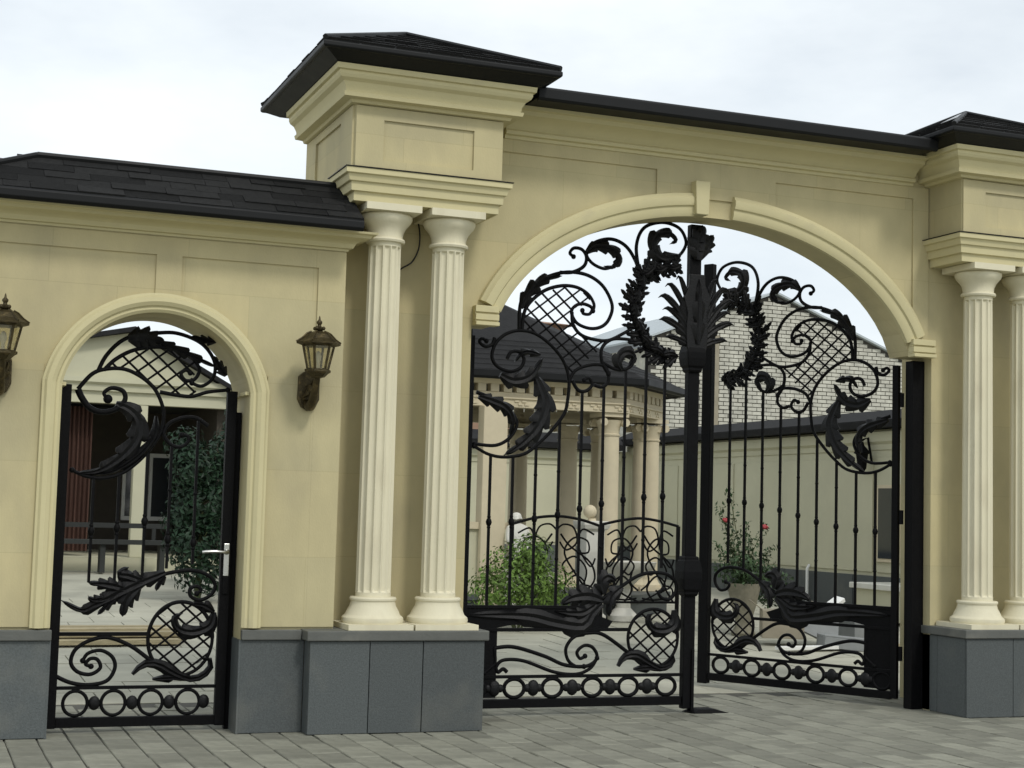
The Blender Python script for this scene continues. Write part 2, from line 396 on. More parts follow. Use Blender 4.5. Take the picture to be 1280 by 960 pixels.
ks = MB(); ks.add([(1.835,-.10,3.955),(1.945,-.10,3.955),(1.955,-.10,4.225),(1.825,-.10,4.225),(1.835,-.0005,3.955),(1.945,-.0005,3.955),(1.955,-.0005,4.225),(1.825,-.0005,4.225)],
    [(0,1,2,3),(7,6,5,4),(0,4,5,1),(1,5,6,2),(2,6,7,3),(3,7,4,0)]); ks.build('keystone', 'trim', arch, bevel=.006)
cp = [(0,4.40),(.03,4.40),(.03,4.425),(.06,4.43),(.065,4.455),(.05,4.47),(.075,4.50),(.12,4.535),(.19,4.555),(.20,4.585),(.235,4.59),(.24,4.615),(0,4.615)]
MB().sweep([(.215,-.001),(W-.215,-.001)], cp).build('cornice', 'trim', arch, smooth=25)
rf = MB(); rf.box(.30,W-.30,-.45,.35,4.616,4.64)     # soffit board
rf.build('soffit', 'fascia', arch)
fs = MB().sweep([(.30,-.45),(W-.30,-.45)], [(0,4.60),(.03,4.60),(.045,4.62),(.045,4.69),(.03,4.705),(0,4.705)]); fs.build('gutter', 'fascia', arch, bevel=.006)
rp = MB(); rp.add([(.3,-.46,4.706),(W-.3,-.46,4.706),(W-.3,.05,4.86),(.3,.05,4.86),(.3,.55,4.706),(W-.3,.55,4.706),(.3,-.46,4.645),(W-.3,-.46,4.645),(.3,.55,4.645),(W-.3,.55,4.645)],
    [(0,1,2,3),(3,2,5,4),(0,3,4,8,6),(1,7,9,5,2),(0,6,7,1),(4,5,9,8),(6,8,9,7)]); rp.build('roof', 'shingle', arch)

# ------------------------------------------------------------------ towers with paired columns
def shaft_r(r, a, z):
    if z < .97 or z > 3.43: return r
    k = 13; ph = (a*k/(2*math.pi)) % 1
    d = abs(ph-.5)*2
    return r-.019*math.sqrt(max(0,1-(d/.86)**2)) if d < .86 else r
def tower(mir, label):
    f = (lambda x: W-x) if mir else (lambda x: x)
    def X(a, b_): return (f(b_),f(a)) if mir else (a,b_)
    t = thing('gate_tower', label, 'gate pillar', (f(-.52),-.2,0), 'column towers flanking the arch')
    # plinth
    pl = MB(); pl.box(*X(-1.255,-.02),-.467,-.002,0,.634); pl.build('plinth', 'plinth', t)
    pj = MB(); pj.box(*X(-.14,.0),-.0,TH+.01,0,.632)
    c0 = pl
    cuts = [-1.2747,-.847,-.459,0]
    for a,b2 in zip(cuts,cuts[1:]):
        s_ = MB(); e = .002+random.uniform(0,.001); s_.box(*X(a+e,b2-e),-.4866-random.uniform(0,.004),-.468,.004,.632); s_.build('stone_slab', 'plinth', t, bevel=.003)
    for y0,y1 in ((-.466,-.10),(-.096,TH+.004)):
        s_ = MB(); s_.box(*X(-.019,0.0),y0,y1,.004,.632); s_.build('stone_slab', 'plinth', t, bevel=.003)
    s_ = MB(); s_.box(*X(-1.2747,-1.256),-.466,-.325,.004,.632); s_.build('stone_slab', 'plinth', t, bevel=.003)
    cpz = MB(); x0,x1 = X(-1.30,.025)
    cpz.box(x0,x1,-.512,-.001,.636,.706); cpz.build('coping', 'cap', t, bevel=.008)
    cj = MB(); cj.box(*X(-.03,.024),.0005,TH+.02,.636,.703); cj.build('coping', 'cap', t, bevel=.006)
    # columns
    for cxn in (-.77,-.285):
        cx = f(cxn); cy = -.25
        sh = MB(); pr = [(.127,.925),(.126,.96),(.1255,.975)]+[(.1255-.008*(i/10)**1.4,.99+i*.243) for i in range(11)]+[(.1175,3.432),(.1175,3.50)]
        sh.lathe(pr,(cx,cy,0),144,rfun=shaft_r); c = sh.build('column', 'column', t, smooth=40)
        bs = MB(); bs.box(cx-.235,cx+.235,cy-.235,cy+.235,.707,.745)
        bs.lathe([(.215,.745),(.222,.765),(.218,.785),(.20,.80),(.195,.805),(.185,.83),(.165,.865),(.158,.895),(.158,.90),(.165,.905),(.167,.918),(.16,.928),(.13,.93)],(cx,cy,0),40)
        bs.build('base', 'column', c, smooth=35)
        cpt = MB(); cpt.lathe([(.12,3.462),(.14,3.464),(.146,3.478),(.14,3.49),(.128,3.493),(.127,3.515),(.132,3.54),(.146,3.57),(.166,3.595),(.183,3.615),(.193,3.638),(.193,3.655),(.18,3.668)],(cx,cy,0),40)
        cpt.box(cx-.205,cx+.205,cy-.22,cy+.22,3.668,3.7195); cpt.build('capital', 'column', c, smooth=35)
    # entablature: three stepped bands
    en = MB(); x0,x1 = X(-1.08,.04); P = [(x1,0),(x1,0)]
    def ring(xa,xb,yf,yb): return [(xa,yb),(xa,yf),(xb,yf),(xb,yb)]
    path = ring(x0,x1,-.454,-.001)
    yb = .93
    en.box(x0+.02,x1-.02,-.434,-.002,3.724,3.94)
    en.sweep(ring(x0,x1,-.454,-.002), [(-.03,3.72),(-.012,3.72),(-.012,3.785),(.012,3.788),(.016,3.85),(.034,3.854),(.045,3.90),(.064,3.906),(.064,3.944),(-.03,3.948)])
    en.build('entablature', 'trim', t, bevel=.002)
    dk = MB().sweep(ring(x0,x1,-.454,-.002), [(-.02,3.949),(.068,3.9455),(.072,3.9455),(.072,3.951),(-.02,3.958)]); dk.build('drip_flashing', 'fascia', t)
    bl = MB(); bl.box(x0,x1,-.454,.936,3.95,4.69); bl.build('block', 'wall', t, bevel=.006)
    sb = MB(); sb.box(*X(-1.05,-.35),TH+.002,.92,0,3.949); sb.build('rear_pier', 'wall', t)
    bo = MB(); d = .017; y0 = -.454
    for a,b2,z0,z1 in ((-1.075,.035,4.31,4.40),(-1.075,-.87,4.02,4.31),(-.188,.035,4.02,4.31),(-1.075,.035,3.965,4.02)):
        bo.box(*X(a,b2),y0-d,y0-.0005,z0,z1)
    xa = f(-1.08); sg = 1 if mir else -1
    for a,b2,z0,z1 in ((-.44,.92,4.34,4.40),(-.44,-.12,4.02,4.34),(.62,.92,4.02,4.34),(-.44,.92,3.965,4.02)):
        bo.box(min(xa,xa+sg*d),max(xa,xa+sg*d),a,b2,z0,z1)
    xb = f(.04); 
    bo.build('panel_border', 'wall', t)
    cor = MB().sweep(ring(x0,x1,-.454,.936)+[], [(0,4.405),(.04,4.41),(.05,4.43),(.11,4.435),(.118,4.462),(.10,4.468),(.105,4.50),(.125,4.535),(.155,4.555),(.165,4.575),(.165,4.60),(.185,4.605),(.19,4.642),(0,4.645)]); cor.build('cornice', 'trim', t, smooth=25)
    o = .317
    sf = MB(); sf.sweep([(x0,.936),(x0,-.454),(x1,-.454),(x1,.936)], [(-.1,4.692),(.1,4.648),(.195,4.648),(.30,4.700),(.30,4.711),(-.1,4.711)], True); sf.build('soffit', 'fascia', t)
    ga = MB().sweep([(x0-o,.936+o),(x0-o,-.454-o),(x1+o,-.454-o),(x1+o,.936+o)][::1], [(-.03,4.70),(.0,4.70),(.012,4.712),(.012,4.74),(.0,4.752),(-.03,4.752)], True); ga.build('gutter', 'fascia', t, bevel=.004)
    ax,ay,az = (x0+x1)/2,.24,5.17
    e0 = 4.753; cx4 = [(x0-o,-.454-o),(x1+o,-.454-o),(x1+o,.936+o),(x0-o,.936+o)]
    rp = MB(); V = [(x,y,e0) for x,y in cx4]+[(ax,ay,az)]+[(x,y,4.713) for x,y in cx4]
    rp.add(V, [(0,1,4),(1,2,4),(2,3,4),(3,0,4),(5,6,1,0),(6,7,2,1),(7,8,3,2),(8,5,0,3)]); roof = rp.build('roof', 'shingle', t)
    # shingle courses on the slopes, laid up to the hips
    st = MB(); rows = 7
    for q in range(4):
        A,B = Vector(cx4[q]+(e0,)),Vector(cx4[(q+1)%4]+(e0,)); Pk = Vector((ax,ay,az)); nn = (B-A).cross(Pk-A).normalized()
        for k in range(rows):
            t0,t1 = k/rows,min(1,(k+1.12)/rows); a0,b0 = A.lerp(Pk,t0),B.lerp(Pk,t0); a1,b1 = A.lerp(Pk,t1),B.lerp(Pk,t1)
            n = max(1,int((b0-a0).length/.22))
            for i in range(n):
                u0,u1 = i/n+.004,(i+1)/n-.004; h = .012+random.uniform(0,.006)
                p = [a0.lerp(b0,u0)+nn*h,a0.lerp(b0,u1)+nn*h,a1.lerp(b1,u1)+nn*.003,a1.lerp(b1,u0)+nn*.003]
                st.add(p+[x-nn*(h+.001) for x in p], [(0,1,2,3),(0,4,5,1),(1,5,6,2),(3,7,4,0)])
    st.build('shingle_courses', 'shingle', roof, kind='stuff')
    hp = MB()
    for x,y in cx4: hp.tube([(x,y,e0+.012),(ax,ay,az+.012)], .022, 6)
    hp.build('hip_ridge', 'fascia', roof)
    if mir:
        fl = MB(); A = Vector(cx4[0]+(e0,)); Pk = Vector((ax,ay,az)); D_ = Vector(cx4[3]+(e0,))
        nl = (Pk-A).cross(D_-A).normalized(); nl = nl if nl.z > 0 else -nl
        q = [A.lerp(Pk,.55),A.lerp(Pk,.97),D_.lerp(A,.45).lerp(Pk,.93),D_.lerp(A,.75).lerp(Pk,.5)]
        fl.add([p+nl*.024 for p in q]+[p+nl*.02 for p in q], [(0,1,2,3),(7,6,5,4),(0,4,5,1),(1,5,6,2),(2,6,7,3),(3,7,4,0)]); fl.build('flashing_sheet', 'flash', roof)
    return t
tower(False, 'nearer tower with two fluted columns, dark hip roof, beside the small door wall')
tower(True, 'farther column tower at the right edge with grey flashing on its roof')

# ------------------------------------------------------------------ door wall on the left
dw = thing('door_wall', 'low cream wall with the small arched doorway, wall lanterns and shingled roof', 'gate wall', (-2.35,-.15,0))
DX, DR, DZ, DH = -2.35, .642, 2.198, .63
YF, YB = -.30, .25; XL, XR = -3.66, -1.07; ZTP = 3.50
def dz(x): return DZ+math.sqrt(max(0,DR*DR-(x-DX)**2))
b_ = MB(); b_.box(XL,DX-DH,YF,YB,0,ZTP); b_.box(DX+DH,XR,YF,YB,0,ZTP)
for i in range(40):
    a0,a1 = DX-DH+2*DH*i/40, DX-DH+2*DH*(i+1)/40
    b_.add([(a0,YF,dz(a0)),(a1,YF,dz(a1)),(a1,YF,ZTP),(a0,YF,ZTP),(a0,YB,dz(a0)),(a1,YB,dz(a1)),(a1,YB,ZTP),(a0,YB,ZTP)],
           [(0,1,2,3),(7,6,5,4),(1,0,4,5),(3,2,6,7)])
b_.build('wall', 'wall', dw)
bo = MB(); d = .015
bo.box(XL,XR,YF-d,YF-.0005,3.237,3.36); bo.box(-1.268,XR,YF-d,YF-.0005,.72,3.237); bo.box(XL,-3.43,YF-d,YF-.0005,.72,3.237)
bo.box(-2.399,-2.225,YF-d,YF-.0005,2.94,3.237); bo.box(-1.60,-1.2685,YF-d,YF-.0005,.72,2.45); bo.box(-3.4295,-3.10,YF-d,YF-.0005,.72,2.45); bo.build('panel_border', 'wall', dw)
tr = MB(); prof = [(DR-.001,-.30),(DR-.001,-.33),(DR+.018,-.345),(DR+.035,-.345),(DR+.045,-.36),(DR+.07,-.375),(DR+.10,-.37),(DR+.115,-.35),(DR+.13,-.345),(DR+.132,-.30)]
a1 = math.acos((2.32-DZ)/DR)
tr.arch(DX, DZ, -a1, a1, prof, 44)
ox = DR*math.sin(a1)
for s_ in (-1,1):      # the moulding runs down both jambs
    k = len(prof); V = []
    for zz in (2.3215,.715):
        for r,y in prof: V.append((DX+s_*(ox+(r-DR)*1.0),y,zz if zz < 1 else DZ+r*math.cos(a1)))
    for i,(r,y) in enumerate(prof): V[i] = (DX+s_*r*math.sin(a1),y,DZ+r*math.cos(a1))
    tr.add(V, [(a,(a+1)%k,(a+1)%k+k,a+k) for a in range(k)]+[tuple(range(k,2*k))])
tr.build('door_surround', 'trim', dw, smooth=25)
for s_ in (-1,1):
    im = MB(); x0,x1 = sorted((DX+s_*(ox-.03),DX+s_*(ox-.001))); im.box(x0,x1,-.295,YB-.01,2.31,2.335); im.build('impost', 'trim', dw, bevel=.003)
cp = [(-.05,3.37),(.012,3.37),(.018,3.385),(.04,3.39),(.045,3.40),(.055,3.42),(.09,3.445),(.14,3.455),(.15,3.475),(.18,3.48),(.185,3.495),(-.05,3.495)]
MB().sweep([(XL,YB),(XL,YF),(XR,YF),(XR,YF+.29)], cp).build('cornice', 'trim', dw, smooth=25)
EY, RY, EZ, RZ = -.60,-.12,3.555,3.865; XE = -1.03; XRL = -3.2; XEL = -3.9
MB().box(XEL,XE,EY+.02,.33,3.497,3.515).build('soffit', 'fascia', dw)
MB().sweep([(XEL,EY+.02),(XE,EY+.02)], [(0,3.475),(.02,3.475),(.038,3.495),(.038,3.54),(.025,3.555),(0,3.555)]).build('gutter', 'fascia', dw, bevel=.004)
rp = MB(); V = [(XEL,EY,EZ),(XE,EY,EZ),(XE,RY,RZ),(XRL,RY,RZ),(XE,.36,EZ),(XEL,.36,EZ)]
rp.add(V+[(x,y,3.516) for x,y in ((XEL,EY),(XE,EY),(XE,.36),(XEL,.36))], [(0,1,2,3),(3,2,4,5),(0,3,5),(1,4,2),(0,6,7,1),(1,7,8,4),(4,8,9,5),(5,9,6,0)])
roof = rp.build('roof', 'shingle', dw)
sl = Vector((0,RY-EY,RZ-EZ)); sn = Vector((1,0,0)).cross(sl).normalized()
rows = 5
for k in range(rows):
    t0 = k/rows; x = XEL+(XRL-XEL)*t0+.02-random.uniform(0,.2); t1 = min(1.02,(k+1.15)/rows)
    while x < XE:
        wv = random.choice((.17,.22,.30,.36)); x1 = min(x+wv,XE); xl = XEL+(XRL-XEL)*t0
        if x1 > xl+.03:
            xa = max(x,xl)+.002; h = random.choice((.004,.006,.008,.013)); dn = random.uniform(-.004,.012)
            p0 = Vector((0,EY,EZ))+sl*t0-sl.normalized()*dn; p1 = Vector((0,EY,EZ))+sl*t1
            q = [p0+Vector((xa,0,0))+sn*h,p0+Vector((x1-.002,0,0))+sn*h,p1+Vector((x1-.002,0,0))+sn*.003,p1+Vector((xa,0,0))+sn*.003]
            MB().add(q+[p-sn*(h+.0005) for p in q], [(0,1,2,3),(0,4,5,1),(1,5,6,2),(3,7,4,0)]).build('shingle', 'shingle', roof)
        x = x1
rd = MB(); rd.tube([(XRL,RY,RZ+.012),(XE,RY,RZ+.012)], .024, 8); rd.tube([(XEL,EY,EZ+.012),(XRL,RY,RZ+.012)], .022, 8); rd.build('ridge_cap', 'fascia', roof)
for x0,x1 in ((XL,DX-ox),(DX+ox,-1.2765)):
    MB().box(x0+.004,x1,YF-.0265,YF-.0155,.0,.632).build('plinth', 'plinth', dw)
    n = 1 if x1-x0 < .5 else 2
    for i in range(n):
        a,b2 = x0+(x1-x0)*i/n, x0+(x1-x0)*(i+1)/n
        MB().box(a+.002,b2-.002,YF-.04,YF-.0268,.004,.631).build('stone_slab', 'plinth', dw, bevel=.003)
    MB().box(x0,x1+(.012 if x0 < -3 else 0)-(0 if x0 < -3 else .026),YF-.064,YF-.0155,.633,.703).build('coping', 'cap', dw, bevel=.007)
# jamb faces of the plinth inside the doorway
for s_ in (-1,1):
    x0,x1 = sorted((DX+s_*(ox-.012),DX+s_*(ox+.0035))); MB().box(x0,x1,YF-.038,YB-.01,.0,.6325).build('jamb_slab', 'plinth', dw)
# ------------------------------------------------------------------ wrought iron
# scroll centre lines, leaf spines and so on in metres: (distance from the hinge, height)
GATE={'tubes':[[(1.446,3.516),(1.418,3.717),(1.482,3.87),(1.643,3.931),(1.798,3.899),(1.864,3.798),(1.839,3.713),(1.776,3.658),(1.685,3.659)],[(1.454,3.525),(1.362,3.672),(1.272,3.737),(1.166,3.752),(1.044,3.709),(0.98,3.623),(1.031,3.547),(1.136,3.51),(1.224,3.538)],[(0.757,3.449),(0.868,3.461),(0.962,3.517),(0.981,3.591),(0.941,3.647),(0.872,3.653),(0.838,3.611),(0.87,3.584)],[(0.423,2.968),(0.433,3.189),(0.538,3.339),(0.757,3.444),(0.963,3.453),(1.122,3.377),(1.213,3.231),(1.195,3.117),(1.13,3.045),(1.027,3.022),(0.913,3.057),(0.863,3.141),(0.901,3.197),(0.97,3.213),(1.04,3.186),(1.02,3.137),(0.968,3.136),(0.957,3.161)],[(0.447,2.978),(0.476,3.145),(0.608,3.281),(0.759,3.341),(0.897,3.343),(1.002,3.295),(1.056,3.219),(1.049,3.163)],[(0.868,3.142),(0.879,3.047),(0.941,2.972),(1.046,2.939),(1.186,2.937),(1.325,3.005),(1.412,3.06)],[(0.329,2.736),(0.361,2.792),(0.427,2.799),(0.471,2.744),(0.44,2.672),(0.349,2.643),(0.248,2.676),(0.204,2.751),(0.234,2.854),(0.315,2.93),(0.431,2.966),(0.566,2.947),(0.704,2.861),(0.81,2.741),(0.856,2.601),(0.849,2.443),(0.821,2.331),(0.722,2.201),(0.607,2.087),(0.492,2.005),(0.327,1.975),(0.195,1.993),(0.078,2.05)],[(0.222,2.895),(0.202,2.842),(0.146,2.823),(0.099,2.856),(0.118,2.882),(0.155,2.866)],[(0.086,2.466),(0.274,2.4),(0.388,2.315),(0.426,2.228),(0.367,2.123),(0.252,2.062),(0.083,2.067)],[(0.852,2.585),(0.914,2.684),(1.051,2.735),(1.156,2.73),(1.196,2.676)],[(0.882,2.603),(0.936,2.527),(1.005,2.523),(1.055,2.573),(1.028,2.627),(0.985,2.609)],[(1.073,2.574),(1.143,2.562),(1.194,2.604),(1.196,2.668)],[(1.196,2.668),(1.138,2.761),(1.135,2.873),(1.22,2.947),(1.361,2.956),(1.432,2.94)],[(1.138,2.761),(1.244,2.714),(1.332,2.712),(1.401,2.753),(1.408,2.825)],[(1.099,0.845),(1.304,0.963),(1.511,1.083),(1.705,1.101),(1.813,1.047),(1.833,0.967),(1.781,0.895),(1.709,0.903),(1.678,0.947),(1.717,0.969)],[(1.437,0.462),(1.208,0.611),(1.071,0.627),(0.952,0.596),(0.887,0.512),(0.906,0.42),(0.975,0.37),(1.043,0.369)],[(0.289,0.515),(0.452,0.522),(0.703,0.452),(0.873,0.384),(1.043,0.369),(1.128,0.402),(1.152,0.456),(1.108,0.519),(1.039,0.53),(0.981,0.481),(1.007,0.431),(1.05,0.449)],[(0.4,0.333),(0.367,0.356),(0.327,0.333),(0.312,0.376),(0.373,0.424),(0.538,0.415),(0.791,0.329),(0.977,0.311),(1.095,0.353),(1.153,0.433)],[(0.289,0.515),(0.3,0.409),(0.261,0.364),(0.213,0.327)]],'disc':[1.636,0.587,0.219,0.228],'lat_top':[(0.46,3.112),(0.608,3.265),(0.76,3.333),(0.897,3.335),(1.002,3.287),(1.048,3.203),(0.97,3.205),(0.876,3.174),(0.87,3.078),(0.941,2.972),(1.046,2.939),(1.133,2.933),(1.135,2.873),(0.982,2.751),(0.889,2.651),(0.856,2.633),(0.81,2.749),(0.704,2.861),(0.583,2.945),(0.464,2.987)],'leaves':[[(1.794,3.668),(1.649,3.639),(1.567,3.714),(1.591,3.814),(1.699,3.849),(1.773,3.798),(1.719,3.76),0.055,5],[(0.98,3.623),(1.045,3.677),(1.132,3.684),(1.221,3.659),(1.266,3.599),(1.215,3.53),(1.136,3.531),0.045,5],[(0.434,3.142),(0.49,3.256),(0.588,3.359),(0.689,3.407),(0.774,3.421),0.05,4],[(1.314,2.707),(1.277,2.769),(1.311,2.836),(1.381,2.848),(1.418,2.802),(1.366,2.742),0.05,3],[(0.579,2.602),(0.621,2.518),(0.657,2.418),(0.643,2.323),(0.579,2.195),(0.457,2.073),(0.327,1.99),0.075,6],[(0.276,2.609),(0.391,2.568),(0.527,2.615),(0.627,2.76),0.06,4],[(0.105,2.432),(0.312,2.366),(0.388,2.262),(0.367,2.14),0.05,5],[(0.605,2.784),(0.469,2.799),(0.396,2.716),0.03,3],[(1.184,0.884),(1.063,0.914),(0.927,0.898),(0.835,0.851),0.075,4],[(1.133,0.853),(1.032,0.79),(0.93,0.782),(0.778,0.797),0.05,4],[(1.2,0.931),(1.181,1.024),(1.232,1.064),(1.302,1.033),0.06,3],[(1.355,0.987),(1.27,0.916),(1.246,0.837),(1.248,0.759),0.055,3],[(1.185,0.853),(1.101,0.775),(1.052,0.697),(0.967,0.681),(0.763,0.712),(0.528,0.758),(0.038,0.764),0.075,3],[(1.818,0.808),(1.821,0.697),(1.733,0.65),(1.626,0.666),(1.589,0.744),(1.632,0.784),0.055,3],[(1.335,0.369),(1.386,0.439),(1.49,0.454),(1.597,0.398),(1.704,0.35),(1.801,0.381),(1.826,0.444),(1.773,0.436),0.04,2],[(1.475,0.345),(1.615,0.351),(1.739,0.334),0.03,2]],'wreath':[(1.777,3.587),(1.633,3.556),(1.491,3.512),(1.436,3.377),(1.387,3.228),(1.429,3.069),(1.513,2.929),(1.649,2.856),(1.793,2.841)],'rings':[(0.462,0.196),(0.778,0.191),(1.116,0.194),(1.426,0.194),(1.757,0.2)],'beads':[(0.298,0.191),(0.619,0.193),(0.946,0.196),(1.27,0.199),(1.592,0.203)],'hubs':[(1.94,3.68),(1.946,3.367),(1.952,3.088),(1.965,2.876),(1.647,3.345),(1.659,3.182),(2.102,3.877)]}
DOOR={'tubes':[[(0.087,2.306),(0.175,2.413),(0.266,2.453),(0.387,2.46),(0.497,2.418),(0.596,2.34),(0.655,2.232),(0.673,2.136),(0.645,2.01),(0.549,1.868),(0.42,1.753),(0.288,1.708),(0.168,1.717),(0.075,1.755)],[(0.087,2.306),(0.117,2.246),(0.173,2.181),(0.254,2.157),(0.346,2.182),(0.403,2.247),(0.387,2.308),(0.312,2.325),(0.261,2.288),(0.289,2.248)],[(0.214,2.436),(0.262,2.542),(0.351,2.645),(0.457,2.7),(0.592,2.723),(0.729,2.732),(0.87,2.692),(0.957,2.628),(1.01,2.532),(1.0,2.433),(0.926,2.372),(0.855,2.389)],[(0.253,2.445),(0.33,2.526),(0.448,2.595),(0.597,2.626),(0.735,2.614),(0.848,2.564),(0.902,2.49),(0.875,2.419),(0.813,2.405),(0.777,2.448),(0.81,2.478),(0.841,2.459)],[(0.638,2.315),(0.749,2.3),(0.859,2.296),(0.969,2.332),(1.109,2.354)],[(0.98,2.094),(0.894,2.146),(0.797,2.142),(0.71,2.096),(0.678,2.025),(0.723,1.958),(0.792,1.94),(0.846,1.977),(0.841,2.018),(0.802,2.024)],[(0.179,0.82),(0.321,0.882),(0.464,0.958),(0.633,1.034),(0.805,1.08),(0.931,1.088),(1.034,1.051),(1.078,0.988),(1.052,0.924),(0.978,0.886),(0.913,0.911),(0.905,0.961),(0.948,0.98),(0.981,0.956),(0.953,0.93)],[(0.658,0.474),(0.518,0.574),(0.369,0.63),(0.249,0.612),(0.156,0.551),(0.13,0.466),(0.175,0.404),(0.26,0.385),(0.324,0.427),(0.303,0.483),(0.255,0.489),(0.227,0.453),(0.263,0.438)],[(0.022,0.382),(0.131,0.332),(0.251,0.315),(0.371,0.341),(0.421,0.426),(0.4,0.5),(0.325,0.544),(0.241,0.526),(0.207,0.477)]],'disc':[0.853,0.622,0.22,0.251],'lat_top':[(0.266,2.453),(0.33,2.519),(0.448,2.589),(0.597,2.622),(0.735,2.611),(0.848,2.557),(0.893,2.483),(0.854,2.424),(0.912,2.372),(0.859,2.299),(0.749,2.3),(0.638,2.315),(0.595,2.347),(0.497,2.421),(0.387,2.463)],'leaves':[[(0.404,2.676),(0.512,2.683),(0.622,2.669),(0.637,2.642),0.07,4],[(0.622,2.662),(0.734,2.621),(0.875,2.566),(1.018,2.511),0.035,4],[(0.344,2.217),(0.44,2.18),(0.505,2.1),(0.49,1.976),(0.388,1.848),(0.246,1.754),(0.102,1.736),0.062,5],[(0.618,2.147),(0.611,2.008),(0.509,1.866),(0.366,1.765),(0.234,1.727),0.03,4],[(1.01,2.688),(0.926,2.696),(0.841,2.719),0.03,3],[(1.091,2.452),(1.031,2.533),(1.0,2.588),0.035,3],[(0.73,1.073),(0.584,1.009),(0.464,0.951),(0.357,0.895),(0.262,0.845),(0.179,0.814),(0.044,0.881),0.05,5],[(0.476,0.952),(0.365,0.982),(0.218,0.999),0.045,4],[(0.584,1.009),(0.484,1.045),(0.422,1.057),(0.481,1.107),0.045,3],[(0.416,0.92),(0.347,0.845),(0.289,0.784),0.03,3],[(0.561,0.983),(0.479,0.883),(0.454,0.772),0.055,3],[(0.732,1.048),(0.685,0.984),(0.674,0.947),0.025,2],[(0.357,0.895),(0.26,0.882),(0.223,0.906),0.035,3],[(1.077,0.804),(1.049,0.71),(0.937,0.666),(0.835,0.691),(0.807,0.76),(0.862,0.797),0.05,3],[(1.077,0.804),(1.005,0.848),(0.916,0.861),0.035,2],[(0.539,0.382),(0.61,0.449),(0.709,0.448),(0.824,0.385),(0.951,0.346),(1.05,0.395),(1.072,0.464),(1.02,0.489),(0.971,0.452),0.035,2],[(0.676,0.349),(0.825,0.354),(0.951,0.343),0.025,2]],'bars':[(0.22,1.351),(0.39,1.355),(0.574,1.359),(0.736,1.362),(0.913,1.366)],'hbar':[(-0.004,0.655),(0.625,0.654)]}

def clip_lines(poly, step, ang, ox=0):
    # parallel lines at an angle, cut to a polygon
    d = Vector((math.cos(ang),math.sin(ang))); n = Vector((-d.y,d.x)); pts = [Vector(p) for p in poly]
    vals = [p.dot(n) for p in pts]; o = []
    k = math.ceil((min(vals)-ox)/step)
    while k*step+ox < max(vals):
        c = k*step+ox; hits = []
        for i in range(len(pts)):
            a,b_ = pts[i],pts[(i+1)%len(pts)]; va,vb = a.dot(n)-c,b_.dot(n)-c
            if va*vb < 0: hits.append(a.lerp(b_,va/(va-vb)).dot(d))
        hits.sort()
        for i in range(0,len(hits)-1,2):
            if hits[i+1]-hits[i] > .02: o.append((n*c+d*hits[i],n*c+d*hits[i+1]))
        k += 1
    return o
def v3(p, y=0): return (p[0],y,p[1])
def scroll(P, root, r=.0155, r1=None, y=0, name='scroll', ball=True):
    c = crom(P, 8); b_ = MB(); b_.tube([v3(p,y) for p in c], r, 8, r1 if r1 else r*.85)
    if ball: b_.sphere(v3(c[-1],y), r*1.35, 8, 6)
    return b_.build(name, 'iron', root, smooth=50, local=True)
def leafpart(L, root, name='acanthus_leaf', depth=.03):
    b_ = MB(); b_.leaf(L[:-2], L[-2]*1.3, L[-1], 0, depth); return b_.build(name, 'iron2', root, smooth=42, local=True)
def ellipse(cx, cz, rx, rz, n=40): return [(cx+rx*math.cos(2*math.pi*i/n),cz+rz*math.sin(2*math.pi*i/n)) for i in range(n)]
def lattice(poly, root, step=.088, r=.0082):
    b_ = MB()
    for k,an in enumerate((R(38),R(-42))):
        for a,c in clip_lines(poly, step, an, .02): b_.tube([v3(a,.004*(1-2*k)),v3(c,.004*(1-2*k))], r, 6)
    return b_.build('lattice', 'iron', root, smooth=50, local=True)
def bar(s, z0, z1, knot, root):
    b_ = MB(); h = .0095
    b_.box(s-h,s+h,-h,h,z0,z1); o = b_.build('bar', 'iron', root, local=True)
    k = MB()
    k.lathe([(.011,knot-.05),(.015,knot-.045),(.015,knot-.036),(.012,knot-.03),(.02,knot-.018),(.0245,knot),(.02,knot+.018),(.012,knot+.03),(.015,knot+.036),(.015,knot+.045),(.011,knot+.05)],(s,0,0),10)
    for dz_,ok in ((.34,z1-knot > .55),(-.34,knot-z0 > .4)):
        if ok: MB().lathe([(.012,knot+dz_-.01),(.0155,knot+dz_-.006),(.0155,knot+dz_+.006),(.012,knot+dz_+.01)],(s,0,0),10).build('collar', 'iron', o, smooth=45, local=True)
    k.build('knuckle', 'iron', o, smooth=45, local=True); return o
def bar_top(tubes, s, lo, default):
    # a bar runs up until it meets the first scroll above it
    z = []
    for P in tubes:
        c = crom(P, 8)
        for a,b_ in zip(c,c[1:]):
            if (a.x-s)*(b_.x-s) <= 0 and abs(a.x-b_.x) > 1e-6:
                q = a.y+(b_.y-a.y)*(s-a.x)/(b_.x-a.x)
                if q > lo: z.append(q)
    return min(z) if z else default
GATE_GROUP = 'leaves of the vehicle gate'
